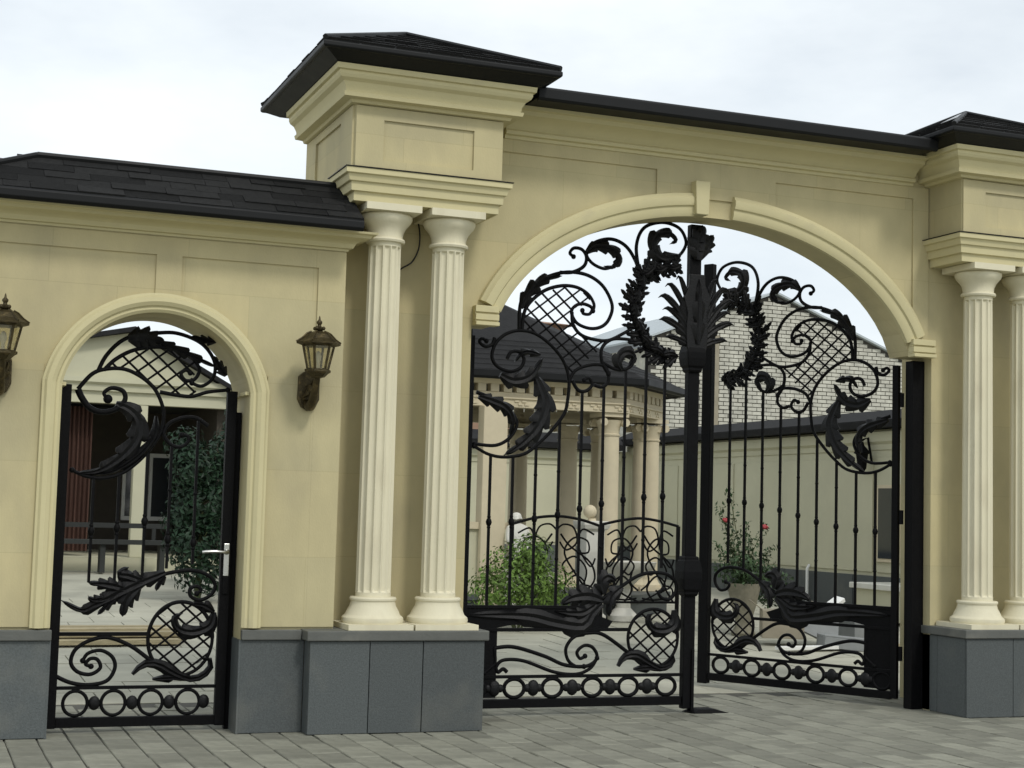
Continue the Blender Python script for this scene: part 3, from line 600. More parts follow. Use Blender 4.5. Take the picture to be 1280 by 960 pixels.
def make_leaf():
    t = thing('gate_leaf', 'closed left leaf of black scrollwork vehicle gate with palm ornament', 'gate', (.06,.25,0), GATE_GROUP)
    MB().box(.0,.055,-.025,.025,.07,2.90).build('hinge_stile', 'iron', t, bevel=.004, local=True)
    MB().box(1.893,1.993,-.035,.035,.03,3.935).build('meeting_stile', 'iron', t, bevel=.006, local=True)
    MB().box(.055,1.885,-.025,.025,.062,.128).build('bottom_rail', 'iron', t, bevel=.004, local=True)
    for z,x1,h in ((.297,1.885,.012),(.654,1.43,.013),(.828,1.15,.012)):
        MB().box(.055,x1,-.014,.014,z-h,z+h).build('rail', 'iron', t, bevel=.002, local=True)
    # pierced band between the two middle rails
    pp = MB(); pp.prism([(.055,.815),(1.06,.815),(1.12,.775),(1.28,.72),(1.24,.668),(1.1,.668),(.98,.70),(.86,.715),(.78,.735),(.735,.70),(.76,.667),(.62,.667),(.55,.69),(.42,.69),(.3,.667),(.055,.667)], -.006,.006)
    pp.build('band_plate', 'iron', t, local=True)
    MB().box(.056,.31,-.005,.005,.14,.285).build('hinge_plate', 'iron', t, local=True)
    MB().box(.056,.31,-.005,.005,.31,.64).build('hinge_plate', 'iron', t, local=True)
    for P in GATE['tubes']: scroll(P, t)
    for Lf in GATE['leaves']: leafpart(Lf, t)
    cx,cz,rx,rz = GATE['disc']; el = ellipse(cx,cz,rx,rz)
    scroll(el+[el[0],el[1]], t, .0145, name='lattice_ring', ball=False)
    lattice(el, t); lattice(GATE['lat_top'], t)
    # ring and bead frieze along the foot
    for x,z in GATE['rings']+[(.14,.196)]:
        e = ellipse(x,.2095,.083,.07,28); b_ = MB(); b_.tube([v3(p) for p in e+[e[0]]], .0155, 8); b_.build('frieze_ring', 'iron', t, smooth=50, local=True)
    for x,z in GATE['beads']:
        b_ = MB(); b_.sphere((x,0,.2095), .052, 10, 8, (1,.5,1.2)); b_.tube([(x-.085,0,.2095),(x+.085,0,.2095)], .014, 8)
        for s_ in (-1,1): b_.sphere((x+s_*.05,0,.2095), .032, 8, 6, (1,.6,1))
        b_.build('frieze_bead', 'iron2', t, smooth=50, local=True)
    # upright bars under the scrolls
    S = (.217,.402,.593,.787,.973,1.16,1.348,1.53,1.697); K = (1.472,1.478,1.506,1.54,1.593,1.638,1.673,1.70,1.712)
    T = (1.985,1.93,1.99,2.17,2.58,2.66,2.58,2.86,2.86)
    B0 = (.828,.828,.828,.828,.828,.828,1.0,1.10,1.14)
    for s,k,tp,z0 in zip(S,K,T,B0): bar(s,z0,bar_top(GATE['tubes']+[GATE['wreath']],s,1.8,tp),k,t)
    # laurel swag
    wr = crom(GATE['wreath'], 10); b_ = MB(); b_.tube([v3(p) for p in wr], .02, 8); b_.build('swag_stem', 'iron', t, smooth=50, local=True)
    rn = random.Random(3); n = len(wr)
    for i in range(2, n-2, 4):
        T_ = (wr[min(i+2,n-1)]-wr[max(i-2,0)]).normalized(); N = Vector((-T_.y,T_.x)); p = wr[i]
        for s_ in (-1,1):
            d = (N*s_*rn.uniform(.7,1)-T_*rn.uniform(.2,.75)).normalized(); ln = rn.uniform(.08,.13); q = p+d*ln*.55; e = p+d*ln+(-T_*.5+N*s_*.3)*rn.uniform(.0,.06)
            b2 = MB(); b2.leaf([p-d*.02,q,e], rn.uniform(.032,.046), 3, rn.uniform(-.02,.02), .022); b2.build('laurel_leaf', 'iron2', t, smooth=42, local=True)
        if i % 8 == 2:
            b2 = MB(); b2.leaf([p-T_*.05,p+T_*.02+N*.02,p+T_*.09], .04, 3, -.03, .025); b2.build('laurel_leaf', 'iron2', t, smooth=42, local=True)
    # palm ornament, collar and finial that cover the meeting stile
    po = MB(); po.prism([(1.855,2.92),(1.88,2.80),(2.01,2.80),(2.035,2.92),(2.045,3.05),(2.03,3.20),(2.07,3.32),(2.015,3.43),(2.01,3.52),(1.875,3.52),(1.87,3.43),(1.82,3.32),(1.855,3.20),(1.845,3.05)], -.075,-.0355)
    palm = po.build('palm_ornament', 'iron2', t, bevel=.008, local=True)
    for s_ in (-1,1):
        for (dx,dz,zb,wd) in ((.31,.30,3.03,.068),(.30,.16,2.98,.068),(.25,.37,3.06,.06),(.15,.42,3.08,.055),(.24,.07,2.93,.055),(.27,.23,3.0,.055)):
            x0 = 1.95+s_*.04; b2 = MB(); b2.leaf([(x0,zb),(x0+s_*dx*.4,zb+dz*.62),(x0+s_*dx*.8,zb+dz*.98),(x0+s_*dx,zb+dz*.92)], wd*.8, 2, -.05, .02); b2.build('palm_frond', 'iron2', palm, smooth=42, local=True)
    b2 = MB(); b2.leaf([(1.95,2.95),(1.95,3.2),(1.95,3.48)], .075, 3, -.07, .03); b2.build('palm_frond', 'iron2', palm, smooth=42, local=True)
    fb = MB(); fb.leaf([(1.95,3.64),(1.965,3.80),(1.985,3.88),(1.98,3.93)], .12, 4, -.05, .035); fb.leaf([(1.99,3.70),(2.045,3.78),(2.09,3.86)], .07, 3, -.045, .02); fb.build('finial_leaf', 'iron2', t, smooth=42, local=True)
    for z0,z1,e in ((2.77,2.94,.032),(.97,1.20,.03)):
        c = MB(); zm = (z0+z1)/2; c.lathe([(.052,z0-.05),(.062,z0-.03),(.062,z0-.01),(.075,z0),(.084,zm-.02),(.084,zm+.03),(.07,z1),(.06,z1+.012),(.064,z1+.03),(.052,z1+.04)],(1.943,0,0),4,sq=True)
        c.build('stile_collar', 'iron', t, bevel=.01, local=True)
    db = MB(); db.box(1.96,1.985,-.05,-.036,.01,.5); db.build('drop_bolt', 'iron', t, bevel=.003, local=True)
    return t
leafL = make_leaf()
leafR = copy_tree(leafL, None, ('palm_ornament','palm_frond','finial_leaf','stile_collar','drop_bolt'))
leafR.location = (4.0,.25,0); leafR.rotation_euler = (0,0,R(118.65))
leafR['label'] = 'right leaf of black scrollwork vehicle gate, swung open into the yard'
for x0,x1,lb in ((.0,.045,'black square post at the foot of the nearer tower, hinging the closed leaf'),(4.025,W-.003,'black square gate post against the farther tower, hinging the open leaf')):
    p = thing('gate_post', lb, 'gate post', ((x0+x1)/2,.15,0), 'hinge posts of the vehicle gate')
    MB().box(max(x0,.003),x1,.09,.20,0,2.93).build('post', 'iron', p, bevel=.005)
    for z in (.45,1.6,2.6):
        s_ = -1 if x0 > 2 else 1; xx = x0-.003 if x0 > 2 else x1+.003
        hb = MB(); hb.lathe([(.018,z-.06),(.018,z+.06)],(xx+s_*.012,.225,0),10); hb.build('hinge_barrel', 'iron', p, smooth=40)
gs = MB(); gs.add([(1.98,.30,0.001),(2.28,.30,.001),(2.34,.14,.001),(2.02,.14,.001),(2.05,.27,.035),(2.20,.27,.035),(2.22,.17,.03),(2.08,.17,.03)], [(3,2,1,0),(4,5,6,7),(0,1,5,4),(1,2,6,5),(2,3,7,6),(3,0,4,7)])
tag(gs.build('gate_stop', 'iron', bevel=.006), 'low black iron gate stop on paving below the meeting stile', 'gate stop')

# pedestrian gate
pg = thing('pedestrian_gate', 'black scrollwork garden gate with lever handle in the small arched doorway', 'gate', (-2.94,-.08,0))
MB().box(-.035,.045,-.03,.03,.03,2.335).build('stile', 'iron', pg, bevel=.005, local=True)
MB().box(1.105,1.175,-.03,.03,.03,2.345).build('stile', 'iron', pg, bevel=.005, local=True)
MB().box(1.178,1.215,.0,.06,.0,2.20).build('frame_post', 'iron', pg, bevel=.004, local=True)
MB().box(.045,1.105,-.025,.025,.035,.10).build('bottom_rail', 'iron', pg, bevel=.004, local=True)
MB().box(.045,1.105,-.012,.012,.285,.307).build('rail', 'iron', pg, local=True)
MB().box(.045,.635,-.013,.013,.642,.667).build('rail', 'iron', pg, local=True)
for i,P in enumerate(DOOR['tubes']): scroll(P, pg, .024 if i == 1 else .0145, .012 if i == 1 else None)
for Lf in DOOR['leaves']: leafpart(Lf, pg)
cx,cz,rx,rz = DOOR['disc']; el = ellipse(cx,cz,rx,rz)
scroll([p for p in el+[el[0],el[1]]], pg, .014, name='lattice_ring', ball=False); lattice([p for p in el], pg, .085); lattice(DOOR['lat_top'], pg, .085)
for i,(x,z) in enumerate(DOOR['bars']):
    bar(x,(1.0,.98,1.03,1.10,1.13)[i],bar_top(DOOR['tubes'],x,1.5,2.0),(1.345,1.37,1.42,1.30,1.28)[i],pg)
for x in (.17,.42,.67,.92):
    e = ellipse(x,.193,.08,.082,28); b_ = MB(); b_.tube([v3(p) for p in e+[e[0]]], .012, 8); b_.build('frieze_ring', 'iron', pg, smooth=50, local=True)
for x in (.295,.545,.795,1.03):
    b_ = MB(); b_.sphere((x,0,.193), .04, 10, 8, (1,.5,1.2)); b_.build('frieze_bead', 'iron2', pg, smooth=50, local=True)
hp_ = MB(); hp_.box(1.122,1.160,-.038,-.0305,1.055,1.28); hpl = hp_.build('lock_plate', 'chrome', pg, bevel=.003, local=True)
lv = MB(); lv.tube([(1.14,-.035,1.222),(1.14,-.075,1.222),(1.12,-.085,1.222),(1.05,-.085,1.225),(.985,-.083,1.222),(.965,-.08,1.218)], .011, 10); lv.sphere((1.14,-.04,1.222),.02,10,8); lv.build('lever', 'chrome', hpl, smooth=50, local=True)
lk = MB(); lk.box(1.120,1.162,-.040,-.0305,.93,1.05); lk.build('lock_box', 'iron', pg, bevel=.003, local=True)

# wall lanterns
def lantern(x, label):
    t = thing('wall_lantern', label, 'lantern', (x,YF-.0155,2.2), 'bronze lanterns on the door wall')
    y0 = YF-.0155; ly = -.58; z = 2.2
    bp_ = MB(); bp_.prism([(x-.075,2.46),(x-.078,2.30),(x-.05,2.245),(x,2.215),(x+.05,2.245),(x+.078,2.30),(x+.075,2.46),(x+.04,2.49),(x,2.50),(x-.04,2.49)], y0-.035,y0-.001); bp_.build('back_plate', 'lamp', t, bevel=.008)
    ar = MB(); ar.tube([(x,p[0],p[1]) for p in crom([(y0-.03,2.27),(y0-.09,2.25),(y0-.16,2.29),(y0-.22,2.37),(ly,2.44)],8)], .042, 10, .02); ar.leaf([(x-.05,2.30),(x,2.33),(x+.05,2.44)], .05, 3, y0-.06, .03); ar.build('arm', 'lamp', t, smooth=45)
    sg = 6; c = (x,ly,0)
    ba = MB(); ba.lathe([(.015,2.43),(.05,2.44),(.075,2.465),(.092,2.475),(.092,2.49),(.078,2.496)],c,sg); ba.build('gallery', 'lamp', t)
    r0,r1,z0,z1 = .072,.108,2.496,2.655
    for k in range(sg):
        a,b2 = 2*math.pi*k/sg,2*math.pi*(k+1)/sg
        P = lambda an,r,zz: Vector((x+r*math.cos(an),ly+r*math.sin(an),zz))
        MB().tube([P(a,r0,z0),P(a,r1,z1)], .009, 6).build('glazing_bar', 'lamp', t, smooth=50)
        q = [P(a,r0,z0).lerp(P(b2,r0,z0),.1),P(a,r0,z0).lerp(P(b2,r0,z0),.9),P(a,r1,z1).lerp(P(b2,r1,z1),.92),P(a,r1,z1).lerp(P(b2,r1,z1),.08)]
        cc = Vector((x,ly,2.57)); q2 = [p+(cc-p).normalized()*.004 for p in q]
        MB().add(q+q2, [(0,1,2,3),(7,6,5,4),(0,4,5,1),(1,5,6,2),(2,6,7,3),(3,7,4,0)]).build('glass_pane', 'glass', t)
    bu = MB(); bu.lathe([(.012,2.497),(.012,2.54),(.02,2.56),(.023,2.585),(.014,2.61),(.004,2.618)],c,12); bu.build('bulb', 'whitepaint', t, smooth=60)
    rf_ = MB(); rf_.lathe([(.10,2.648),(.125,2.655),(.155,2.664),(.157,2.676),(.12,2.70),(.085,2.735),(.055,2.75),(.02,2.757)],c,sg); rf = rf_.build('lantern_roof', 'lamp', t)
    for k in range(sg):
        a = 2*math.pi*k/sg; MB().tube([(x+r_*math.cos(a),ly+r_*math.sin(a),z_+.003) for r_,z_ in ((.157,2.676),(.12,2.70),(.085,2.735),(.055,2.75))], .007, 5).build('roof_rib', 'lamp', rf, smooth=50)
    fi = MB(); fi.lathe([(.022,2.757),(.035,2.768),(.036,2.778),(.018,2.785),(.012,2.80),(.02,2.812),(.02,2.822),(.008,2.835),(.006,2.85),(.002,2.862)],c,12)
    for k in range(4):
        a = math.pi/4+k*math.pi/2; fi.sphere((x+.034*math.cos(a),ly+.034*math.sin(a),2.775), .014, 8, 6)
    fi.build('finial', 'lamp', rf, smooth=50)
    return t
lantern(-1.315, 'bronze wall lantern on the wall between the small door and the columns')
lantern(-3.38, 'bronze wall lantern left of the small door, cut by the left photo edge')
cb = MB(); cb.tube(crom([(-.60,-.005,3.30),(-.57,-.03,3.33),(-.50,-.05,3.38),(-.455,-.06,3.48),(-.45,-.06,3.60),(-.47,-.05,3.715)],8), .006, 6)
tag(cb.build('hanging_cable', 'wire', smooth=60), 'thin black cable looping out of the wall beside a column top', 'cable')
# ------------------------------------------------------------------ the yard behind the gates
def leaves(mb, c, rad, n, size, rn, shell=.45, flat=.6):
    for _ in range(n):
        while True:
            d = Vector((rn.uniform(-1,1),rn.uniform(-1,1),rn.uniform(-1,1)))
            if .05 < d.length < 1: break
        d.normalize(); q = shell+(1-shell)*rn.random()**.6
        p = Vector((c[0]+d.x*rad[0]*q,c[1]+d.y*rad[1]*q,c[2]+d.z*rad[2]*q))
        nrm_ = (d+Vector((rn.uniform(-1,1),rn.uniform(-1,1),rn.uniform(-.4,1)))*flat).normalized()
        a = nrm_.orthogonal().normalized(); a = (Matrix.Rotation(rn.uniform(0,6.3),3,nrm_)@a); b2 = nrm_.cross(a); s = size*rn.uniform(.6,1.3)
        mb.add([p-a*s,p-b2*s*.42+nrm_*s*.12,p+a*s,p+b2*s*.42+nrm_*s*.12], [(0,1,2,3)])
# right-hand yard wall
XW = 9.5
rw = thing('yard_wall', 'cream side wall of the yard seen through the open right leaf', 'wall', (XW,9,gz(9)), 'yard walls')
MB().box(XW,XW+.3,1.2,17.3,0,2.92).build('wall', 'bgwall', rw)
for k in range(7):
    y0 = 2.4+k*2.1; MB().box(XW-.02,XW-.0005,y0+.04,y0+2.02,.82,2.50).build('wall_panel', 'bgwall', rw, bevel=.006)
MB().sweep([(XW,17.0),(XW,1.2)], [(-.05,2.62),(.02,2.62),(.03,2.70),(.08,2.74),(.10,2.88),(-.05,2.89)]).build('cornice', 'bgwall', rw)
for k in range(8):
    y0 = 1.3+k*1.98; MB().box(XW-.035,XW-.0005,y0,y0+1.96,gz(y0)-.05,.765).build('stone_slab', 'plinth', rw)
pr_ = MB(); pr_.sweep([(XW,17.4),(XW,1.0)], [(-.6,2.93),(.25,2.93),(.27,3.02),(.27,3.04),(-.15,3.22),(-.6,3.04)]); pr_.build('coping_roof', 'bgroof', rw)
wd = thing('yard_window', 'tall dark glazed window in a cream frame on the side wall', 'window', (XW-.03,8.4,1.0))
MB().box(XW-.06,XW-.021,8.0,8.62,.98,2.1).build('frame', 'bgcol', wd); MB().box(XW-.07,XW-.061,8.06,8.52,1.03,2.05).build('pane', 'pane', wd)
ln = thing('yard_lantern', 'small dark lantern hanging on the yard side wall by the window', 'lantern', (XW-.2,8.75,2.3))
b_ = MB(); b_.lathe([(.03,2.28),(.07,2.34),(.10,2.55),(.14,2.57),(.04,2.68),(.02,2.74)],(XW-.2,8.75,0),6); b_.build('lantern_body', 'iron', ln); MB().tube([(XW-.03,8.75,2.45),(XW-.1,8.75,2.8),(XW-.2,8.75,2.76)],.02,6).build('arm', 'iron', ln)
stp = thing('yard_step', 'pale step block at the foot of the yard side wall', 'step', (XW-.4,8.3,gz(8.3)))
MB().box(XW-.75,XW-.04,6.6,8.1,.2,.62).build('step_body', 'bgwall', stp); MB().box(XW-.8,XW-.04,6.55,8.15,.621,.70).build('step_slab', 'white', stp, bevel=.01)
dp = MB(); dp.tube([(XW-.09,10.4,.27),(XW-.09,10.4,.80),(XW-.05,10.4,.86)], .024, 10); tag(dp.build('drain_pipe', 'whitepaint', smooth=50), 'short white drain pipe against the dark foot of the side wall', 'pipe')
# rear yard wall
YW = 17
bw = thing('yard_wall', 'grey-cream rear wall of the yard seen behind the garden pavilion', 'wall', (7,YW,gz(YW)), 'yard walls')
MB().box(3.2,XW-.01,YW,YW+.3,0,2.8).build('wall', 'bgwall', bw)
for k in range(4):
    x0 = 3.4+k*1.52; MB().box(x0+.04,x0+1.46,YW-.02,YW-.0005,1.0,2.40).build('wall_panel', 'bgwall', bw, bevel=.006)
MB().sweep([(3.2,YW),(XW-.3,YW)], [(-.05,2.50),(.02,2.50),(.03,2.58),(.08,2.62),(.10,2.76),(-.05,2.77)]).build('cornice', 'bgwall', bw)
MB().box(3.2,XW-.04,YW-.04,YW-.0005,.3,.95).build('plinth', 'plinth', bw)
MB().sweep([(3.2,YW),(XW-.3,YW)], [(-.6,2.81),(.25,2.81),(.27,2.92),(-.15,3.12),(-.6,2.92)]).build('coping_roof', 'bgroof', bw)

# garden pavilion
gx0,gx1,gy = 2.0,5.05,8.0; ch = 1.03
OC = [(gx0-ch,gy+ch+1.6),(gx0-ch,gy+ch),(gx0,gy),(gx1,gy),(gx1+ch,gy+ch),(gx1+ch,gy+ch+1.6),(gx1,gy+2*ch+1.6),(gx0,gy+2*ch+1.6)]
gc = Vector((sum(p[0] for p in OC)/8,sum(p[1] for p in OC)/8))
gzb = thing('garden_pavilion', 'cream columned garden pavilion with dark hip roof behind the closed leaf', 'pavilion', (gc.x,gc.y,.2))
MB().sweep(OC, [(-1.2,.1),(.15,.1),(.15,.42),(.2,.43),(.2,.50),(-1.2,.51)], True).build('platform', 'plinth', gzb)
def inset(p, d): q = Vector(p); v = gc-q; return q+v.normalized()*d
def gcol(x, y, nm='column'):
    s = MB(); s.lathe([(.15,.62)]+[(.15-.012*i/8,.62+i*.255) for i in range(9)],(x,y,0),20); c = s.build(nm, 'bgcol', gzb, smooth=50)
    b2 = MB(); b2.box(x-.2,x+.2,y-.2,y+.2,.505,.56); b2.lathe([(.2,.56),(.2,.59),(.17,.62),(.155,.66)],(x,y,0),20); b2.build('base', 'bgcol', c, smooth=40)
    k = MB(); k.lathe([(.15,2.610),(.155,2.630),(.14,2.640),(.15,2.720),(.19,2.820)],(x,y,0),20); k.box(x-.2,x+.2,y-.2,y+.2,2.860,2.915)
    for sx in (-1,1):
        for sy in (-1,1): k.tube([(x+sx*.16,y+sy*.2,2.790),(x+sx*.16,y+sy*.1,2.790)], .055, 10)
    k.build('capital', 'bgcol', c, smooth=40)
for p in OC[2:7]: q = inset(p,.22); gcol(q.x,q.y)
q = Vector((4.68,9.3)); gcol(5.05,9.9); gcol(5.95,9.05)
pr = thing('square_pier', 'pale square pier with side panels at the left of the pavilion', 'pier', (3.13,7.9,gz(7.9)))
MB().box(2.97,3.30,7.78,8.0,.2,2.91).build('shaft', 'bgcol', pr, bevel=.01)
MB().box(2.3,2.969,7.84,7.96,1.33,1.42).build('sill', 'bgcol', pr); MB().box(3.301,3.40,7.84,7.96,1.33,1.42).build('sill', 'bgcol', pr)
MB().box(2.3,2.969,7.88,7.93,.2,1.329).build('panel', 'bgwall', pr)
en = MB(); en.sweep(OC, [(-.12,2.917),(.06,2.917),(.06,3.020),(.085,3.025),(.085,3.045),(-.12,3.046)], True); en.build('architrave', 'bgcol', gzb, smooth=25)
fr = MB(); fb_ = MB()
for i in range(8):
    A,B = Vector(OC[i]),Vector(OC[(i+1)%8]); d = (B-A); Ln = d.length; d.normalize(); n = Vector((d.y,-d.x)); n = n if n.dot(A-gc) > 0 else -n
    X3,Y3,Z3 = d.to_3d(),n.to_3d(),Vector((0,0,1))
    k = int(Ln/.17)
    for j in range(k):
        c = A+d*((j+.5)*Ln/k)
        fr.obox((c+n*.0).to_3d()+Vector((0,0,3.160)), X3,Y3,Z3, Ln/k*.31,.07,.05)
        if j%2 == 0:
            for u,v_ in ((-.05,.02),(.05,.02),(0,-.02),(.09,-.02)): fb_.obox((c+n*.062+d*u).to_3d()+Vector((0,0,2.975+v_)), X3,Y3,Z3, .03,.012,.011)
fr.sweep(OC, [(-.10,3.048),(.05,3.048),(.05,3.108),(-.10,3.109)], True); fr.sweep(OC, [(-.10,3.211),(.07,3.211),(.10,3.280),(.13,3.290),(.13,3.340),(-.10,3.341)], True)
fr.build('frieze', 'bgcol', gzb); fb_.build('fret_carving', 'bgcol', gzb, kind='stuff')
ring_o = [(gc+(Vector(p)-gc)*1.13) for p in OC]; apx = (gc.x,gc.y,4.62); mid = [(gc+(Vector(p)-gc)*.16) for p in OC]
rf = MB(); n = 8
V = [(p.x,p.y,3.37) for p in ring_o]+[(gc.x+(p.x-gc.x)*.60,gc.y+(p.y-gc.y)*.60,3.91) for p in ring_o]+[(p.x,p.y,4.50) for p in mid]+[apx]+[(p.x,p.y,3.27) for p in ring_o]+[(gc.x,gc.y,3.345)]
F = []
for i in range(8):
    j = (i+1)%8; F += [(i,j,8+j,8+i),(8+i,8+j,16+j,16+i),(16+i,16+j,24),(i,25+i,25+j,j),(25+i,33,25+j)]
rf.add(V,F); groof = rf.build('roof', 'bgroof', gzb)
gt = MB(); gt.sweep([(p.x,p.y) for p in ring_o], [(-.02,3.26),(.03,3.26),(.05,3.29),(.05,3.37),(-.02,3.38)], True); gt.build('gutter', 'fascia', gzb)
tl = MB()
for i in range(8):
    j = (i+1)%8
    for lo,hi,rows in ((i,8+i,7),):
        A,B,C_,D_ = Vector(V[i]),Vector(V[j]),Vector(V[8+j]),Vector(V[8+i])
        for r in range(7):
            tl.tube([A.lerp(D_,r/7)+Vector((0,0,.012)),B.lerp(C_,r/7)+Vector((0,0,.012))], .004, 4)
tl.build('tile_courses', 'bgroof', groof, kind='stuff')

# garden railing in two arched panels
def railing(x0, x1, zt, zm, label, y=7.2):
    t = thing('garden_railing', label, 'railing', ((x0+x1)/2,y,gz(y)), 'arched iron railing panels by the pavilion'); xm = (x0+x1)/2; w_ = x1-x0
    b_ = MB(); b_.tube(crom([(x0,y,zt),(x0+w_*.25,y,zm-.03),(xm,y,zm),(x1-w_*.25,y,zm-.03),(x1,y,zt)],8), .018, 8); b_.build('top_rail', 'iron', t, smooth=50)
    b_ = MB(); b_.tube([(x0,y,.45),(x1,y,.45)], .016, 6); b_.build('bottom_rail', 'iron', t)
    for x in (x0,x1): MB().box(x-.02,x+.02,y-.02,y+.02,gz(y)-.05,zt).build('post', 'iron', t)
    for s_ in (-1,1):
        for P in ([(.0,.45),(.28,.6),(.36,.85),(.22,1.02),(.08,.92),(.14,.8),(.22,.85)],[(.46,.45),(.30,.7),(.10,1.05),(.2,1.25),(.36,1.22),(.38,1.08),(.28,1.06)],[(.05,1.30),(.16,1.15),(.40,.95),(.46,.75),(.38,.62),(.3,.7)],[(.02,.6),(.12,.7),(.10,.85)],[(.0,1.35),(.08,1.42),(.2,1.38),(.24,1.2),(.12,1.1),(.04,1.2)],[(.44,1.30),(.30,1.36),(.26,1.15),(.40,.9),(.46,1.0)],[(.04,.5),(.2,.48),(.42,.52),(.44,.62),(.34,.66),(.3,.58)],[(.2,.45),(.1,.62),(.22,.78),(.34,.7),(.3,.58),(.22,.6)]):
            MB().tube(crom([(xm+s_*p[0]*w_*.98,y,p[1]) for p in P],6), .0125, 6).build('scroll', 'iron', t, smooth=50)
railing(3.17,4.37,1.41,1.52, 'black arched scroll railing panel behind the green bush')
railing(4.40,5.48,1.43,1.52, 'black arched scroll railing panel right of the ball finial')
# things by the pavilion
rn = random.Random(5)
bu = thing('round_bush', 'bright green leafy bush below the garden railing', 'bush', (3.1,6.5,gz(6.5)))
lm = MB()
for c,r_,n_ in (((2.95,6.5,.72),(.5,.45,.5),1900),((3.35,6.55,.62),(.42,.4,.42),1500),((3.1,6.4,1.02),(.30,.3,.30),900),((2.62,6.45,.6),(.3,.3,.4),450)): leaves(lm,c,r_,n_,rn.uniform(.026,.036),rn,.25)
lm.build('foliage', 'leaf', bu)
sm = MB()
for k in range(7): a = k*.9; sm.tube([(3.0,6.5,.1),(3.0+.25*math.cos(a),6.5+.2*math.sin(a),.5),(3.0+.4*math.cos(a),6.5+.3*math.sin(a),.95)], .012, 5, .005)
sm.build('stems', 'stem', bu)
st = thing('garden_statue', 'white stone figure of a bowed person on a pedestal behind the bush', 'statue', (3.45,7.75,gz(7.75)))
MB().lathe([(.17,.15),(.17,.22),(.13,.25),(.13,.75),(.17,.78),(.17,.83)],(3.45,7.75,0),4,sq=True).build('pedestal', 'white', st, bevel=.008)
sk = bpy.data.meshes.new('figure')
VV = [(0,0,0),(.0,0,.14),(.02,0,.30),(.02,0,.44),(.0,-.01,.53),(-.02,-.02,.60),(-.02,-.03,.68),(-.11,0,.46),(-.13,-.04,.32),(-.05,-.12,.22),(.12,0,.46),(.16,-.03,.32),(.09,-.12,.2),(-.09,-.06,.02),(-.1,-.2,.08),(-.1,-.22,-.03),(.09,-.06,.02),(.1,-.2,.08),(.1,-.22,-.03)]
EE = [(0,1),(1,2),(2,3),(3,4),(4,5),(5,6),(3,7),(7,8),(8,9),(3,10),(10,11),(11,12),(0,13),(13,14),(14,15),(0,16),(16,17),(17,18)]
RR = [.10,.095,.10,.085,.04,.07,.06,.05,.038,.028,.05,.038,.028,.07,.05,.04,.07,.05,.04]
sk.from_pydata([(3.45-3.45+x,y,z+.88-gz(7.75)) for x,y,z in VV], EE, []); fo = bpy.data.objects.new('figure', sk); col.objects.link(fo); fo.parent = st; sk.materials.append(M['white'])
mod = fo.modifiers.new('skin','SKIN'); sv = sk.skin_vertices[0].data
for v_,r_ in zip(sv,RR): v_.radius = (r_,r_)
sv[0].use_root = True; fo.modifiers.new('sub','SUBSURF').levels = 2; fo.modifiers['sub'].render_levels = 2
bf = thing('ball_pedestal', 'cream stone ball on a capped pedestal behind the railing', 'garden ornament', (4.5,7.75,gz(7.75)))
MB().lathe([(.16,.15),(.16,.25),(.13,.28),(.13,1.34),(.17,1.37),(.19,1.42),(.19,1.47)],(4.5,7.75,0),4,sq=True).build('pedestal', 'white', bf, bevel=.008)
MB().lathe([(.06,1.47),(.05,1.50),(.06,1.51)],(4.5,7.75,0),16).sphere((4.47,7.75,1.59),.088,18,12).build('ball', 'bgcol', bf, smooth=60)
fo_ = thing('stone_basin', 'white stone basin on a foot behind the right railing panel', 'garden ornament', (4.95,7.7,gz(7.7)))
MB().lathe([(.2,.18),(.2,.25),(.1,.35),(.09,.6),(.2,.72),(.4,.86),(.43,.95),(.39,.95),(.2,.86),(.05,.82)],(4.95,7.7,0),24).build('basin', 'white', fo_, smooth=40)
# rose in a planter behind the open leaf
rz = thing('rose_bush', 'rose bush with red flowers growing from a cream planter', 'rose bush', (5.78,6,gz(6)))
MB().lathe([(.13,.1),(.15,.16),(.10,.24),(.10,.30),(.16,.52),(.2,.70),(.21,.76),(.17,.76),(.15,.70),(.05,.68)],(5.78,6,0),20).build('planter', 'pot', rz, smooth=40)
lm = MB(); sm = MB(); fl_ = []
tips = [(5.51,6.0,1.52),(6.05,6.0,1.45),(5.58,6.05,1.9),(5.35,5.95,1.22),(6.2,6.05,1.2),(5.75,5.9,1.5),(5.9,6.1,1.3),(5.62,6.1,1.25),(5.48,6.1,1.7)]
for tx,ty,tz in tips:
    P = crom([(5.78,6,.7),(5.78+(tx-5.78)*.4+rn.uniform(-.04,.04),6+(ty-6)*.5,.7+(tz-.7)*.45),(tx,ty,tz)],8); sm.tube(P,.008,5,.004)
    for p in P[4:]: leaves(lm,p,(.075,.075,.06),7,.032,rn,.2,1)
leaves(lm,(5.78,6,.95),(.42,.34,.26),620,.036,rn,.2,1); leaves(lm,(6.2,6.3,.72),(.45,.3,.3),520,.04,rn,.2,1)
lm.build('foliage', 'leafr', rz); sm.build('stems', 'stem', rz)
for tx,ty,tz in tips[:2]:
    f_ = MB()
    for k in range(9):
        a = k*2.4; rr = .012+.0035*k; f_.sphere((tx+rr*math.cos(a),ty+rr*math.sin(a),tz+.02-.003*k),.026,8,6,(1,1,.8))
    f_.build('rose_flower', 'rose', rz, smooth=60)
